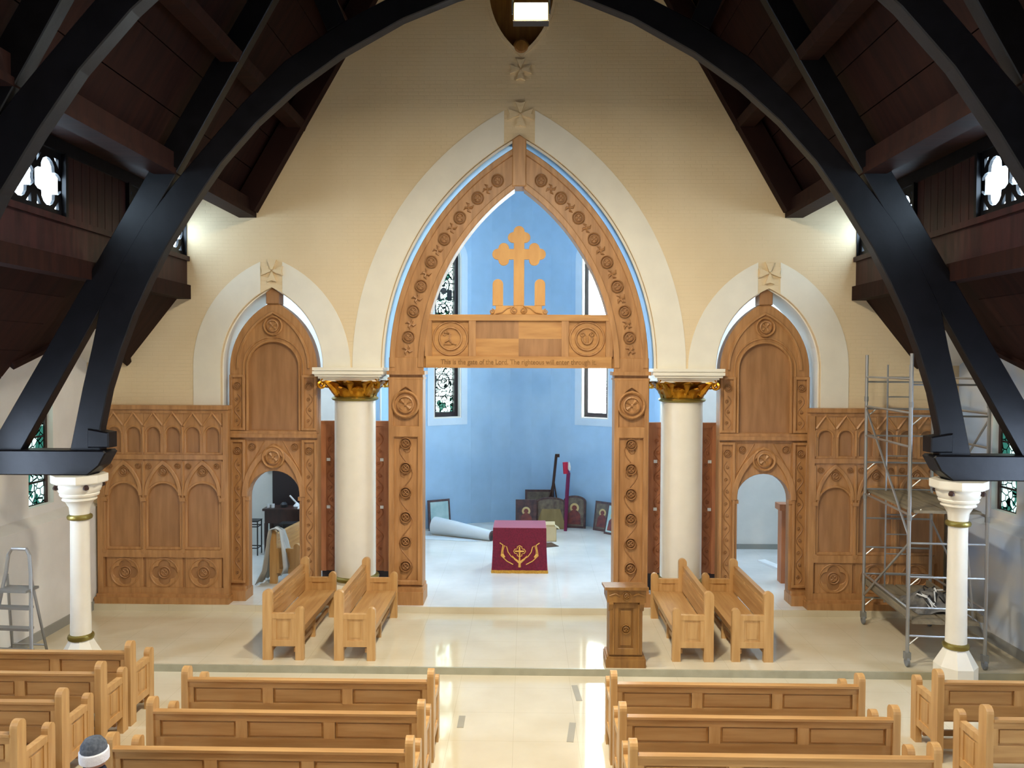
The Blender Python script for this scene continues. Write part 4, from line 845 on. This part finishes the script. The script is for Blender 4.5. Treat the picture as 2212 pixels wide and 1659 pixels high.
MB().lathe([(.1, 0), (.1, .02), (.03, .1), (.001, .12)], 12).build('base', 'paper', t); MB().tube([(0, 0, .08), (-.2, 0, .3)], .025, 6).build('arm', 'paper', t)
tag(MB().lathe([(.001, 0), (.09, .01), (.1, .08), (.05, .14), (.001, .15)], 10).build('black_telephone', 'black', None, (-6.45, 21.35, zt)), 'small black object in the middle of the desk', 'telephone')
t = thing('wall_picture', 'small teal framed picture on the white wall inside the left doorway', 'picture', (-7.12, 22.28, 2.6), 0)
MB().plate([rect(-.14, .14, -.2, .2), rect(-.1, .1, -.16, .16)], -.04, .0).build('frame', 'darkwood', t); MB().plate([rect(-.1, .1, -.16, .16)], -.02, 0).build('print', 'pale_icon', t)
# right doorway
t = thing('carved_post', 'short carved oak post standing inside the right doorway', 'post', (6.42, 18.9, Z2)); B(-.16, .16, -.14, .14, 0, 1.75).build('shaft', 'oak_red', t); B(-.22, .22, -.18, .18, 1.75, 1.9).build('cap', 'oak_red', t)
tag(B(-.12, .12, -.6, .6, 0, .05).build('white_plank', 'paper', None, (6.6, 20.3, Z2), (0, 0, R(18))), 'white plank on the floor inside the right doorway', 'plank')
# ================================================================== tape strips on the nave floor
for (x, y, l, rz, lb) in ((1.03, 12.95, .62, 4, 'grey tape strip on the aisle floor nearest the chancel step'), (.86, 11.55, .62, -7, 'grey tape strip on the aisle floor between the front pews'), (-.8, 11.85, .4, 0, 'short grey tape strip on the left side of the aisle floor')):
    tag(B(-.05, .05, -l / 2, l / 2, 0, .004).build('floor_tape', 'tape', None, (x, y, .001), (0, 0, R(rz))), lb, 'tape')
tag(B(-.12, .12, -.06, .06, 0, .03).build('red_booklet', 'red', None, (-5.95, 11.9, .60)), 'small red booklet left on the front pew by the left aisle wall', 'booklet')
# ================================================================== the person in the cap
t = thing('person', 'person in dark coat and grey-and-white knitted cap seated with back turned', 'person', (-4.26, 7.88, 0))
sk = [(0, .02, .74), (0, -.02, .9), (0, 0, 1.12), (0, .02, 1.22), (0, .03, 1.30),            # pelvis, waist, chest, neck base, neck
      (-.2, .0, 1.12), (-.25, .02, .88), (-.2, .24, .74), (-.14, .34, .72),                    # left arm
      (.2, .0, 1.12), (.25, .02, .88), (.2, .24, .74), (.14, .34, .72),
      (-.11, .1, .70), (-.12, .40, .69), (-.12, .40, .1), (-.12, .48, .05), (.11, .1, .70), (.12, .40, .69), (.12, .40, .1), (.12, .48, .05)]
ed = [(0, 1), (1, 2), (2, 3), (3, 4), (2, 5), (5, 6), (6, 7), (7, 8), (2, 9), (9, 10), (10, 11), (11, 12), (0, 13), (13, 14), (14, 15), (15, 16), (0, 17), (17, 18), (18, 19), (19, 20)]
rd = [.17, .16, .17, .1, .075, .1, .08, .06, .05, .1, .08, .06, .05, .11, .09, .06, .05, .11, .09, .06, .05]
me = bpy.data.meshes.new('body'); me.from_pydata([tuple(c * S for c in p) for p in sk], ed, []); bo = inst(me, 'body', t); me.materials.append(M['coat'])
md = bo.modifiers.new('skin', 'SKIN'); md.use_smooth_shade = True
for i, r_ in enumerate(rd): me.skin_vertices[0].data[i].radius = (r_ * S, r_ * S * .85); me.skin_vertices[0].data[i].use_root = (i == 0)
bo.modifiers.new('sub', 'SUBSURF').levels = 2; bo.modifiers['sub'].render_levels = 2
hd = MB().lathe([(.001, -.16), (.06, -.155), (.095, -.12), (.115, -.05), (.122, .03), (.115, .1), (.08, .15), (.001, .165)], 16)
hd.v = [(x * .92, y * 1.08 + .02 * (z < -.08), z) for x, y, z in hd.v]
hd.add([(0, .175, -.035), (-.022, .12, -.045), (.022, .12, -.045), (0, .12, .03)], [(0, 1, 3), (0, 3, 2), (0, 2, 1)])
for sg in (-1, 1): hd.lathe([(.001, -.012), (.03, -.01), (.034, .01), (.001, .014)], 8, (sg * .115, .0, -.03), ax='x')
h = hd.build('head', 'skin', t, (0, .05, 1.42), (0, 0, 0), True)
for sg in (-1, 1): MB().lathe([(.001, 0), (.014, .004), (.001, .01)], 8, (sg * .045, .115, .0), ax='y').build('eye', 'black', h)
B(-.03, .03, .108, .122, -.09, -.08).build('mouth', 'purple', h)
c = MB().lathe([(.128, .02), (.13, .07), (.12, .12), (.09, .165), (.05, .185), (.001, .19)], 18).build('cap_crown', 'capgrey', t, (0, .04, 1.42), (R(6), 0, 0), True)
MB().lathe([(.125, -.06), (.143, -.05), (.147, 0), (.143, .05), (.128, .062)], 18).build('cap_band', 'capwhite', c, smooth=True)
MB().lathe([(.09, -.02), (.12, .0), (.125, .05), (.1, .08)], 14, (0, .02, 1.22)).build('collar', 'coat', t, smooth=True)
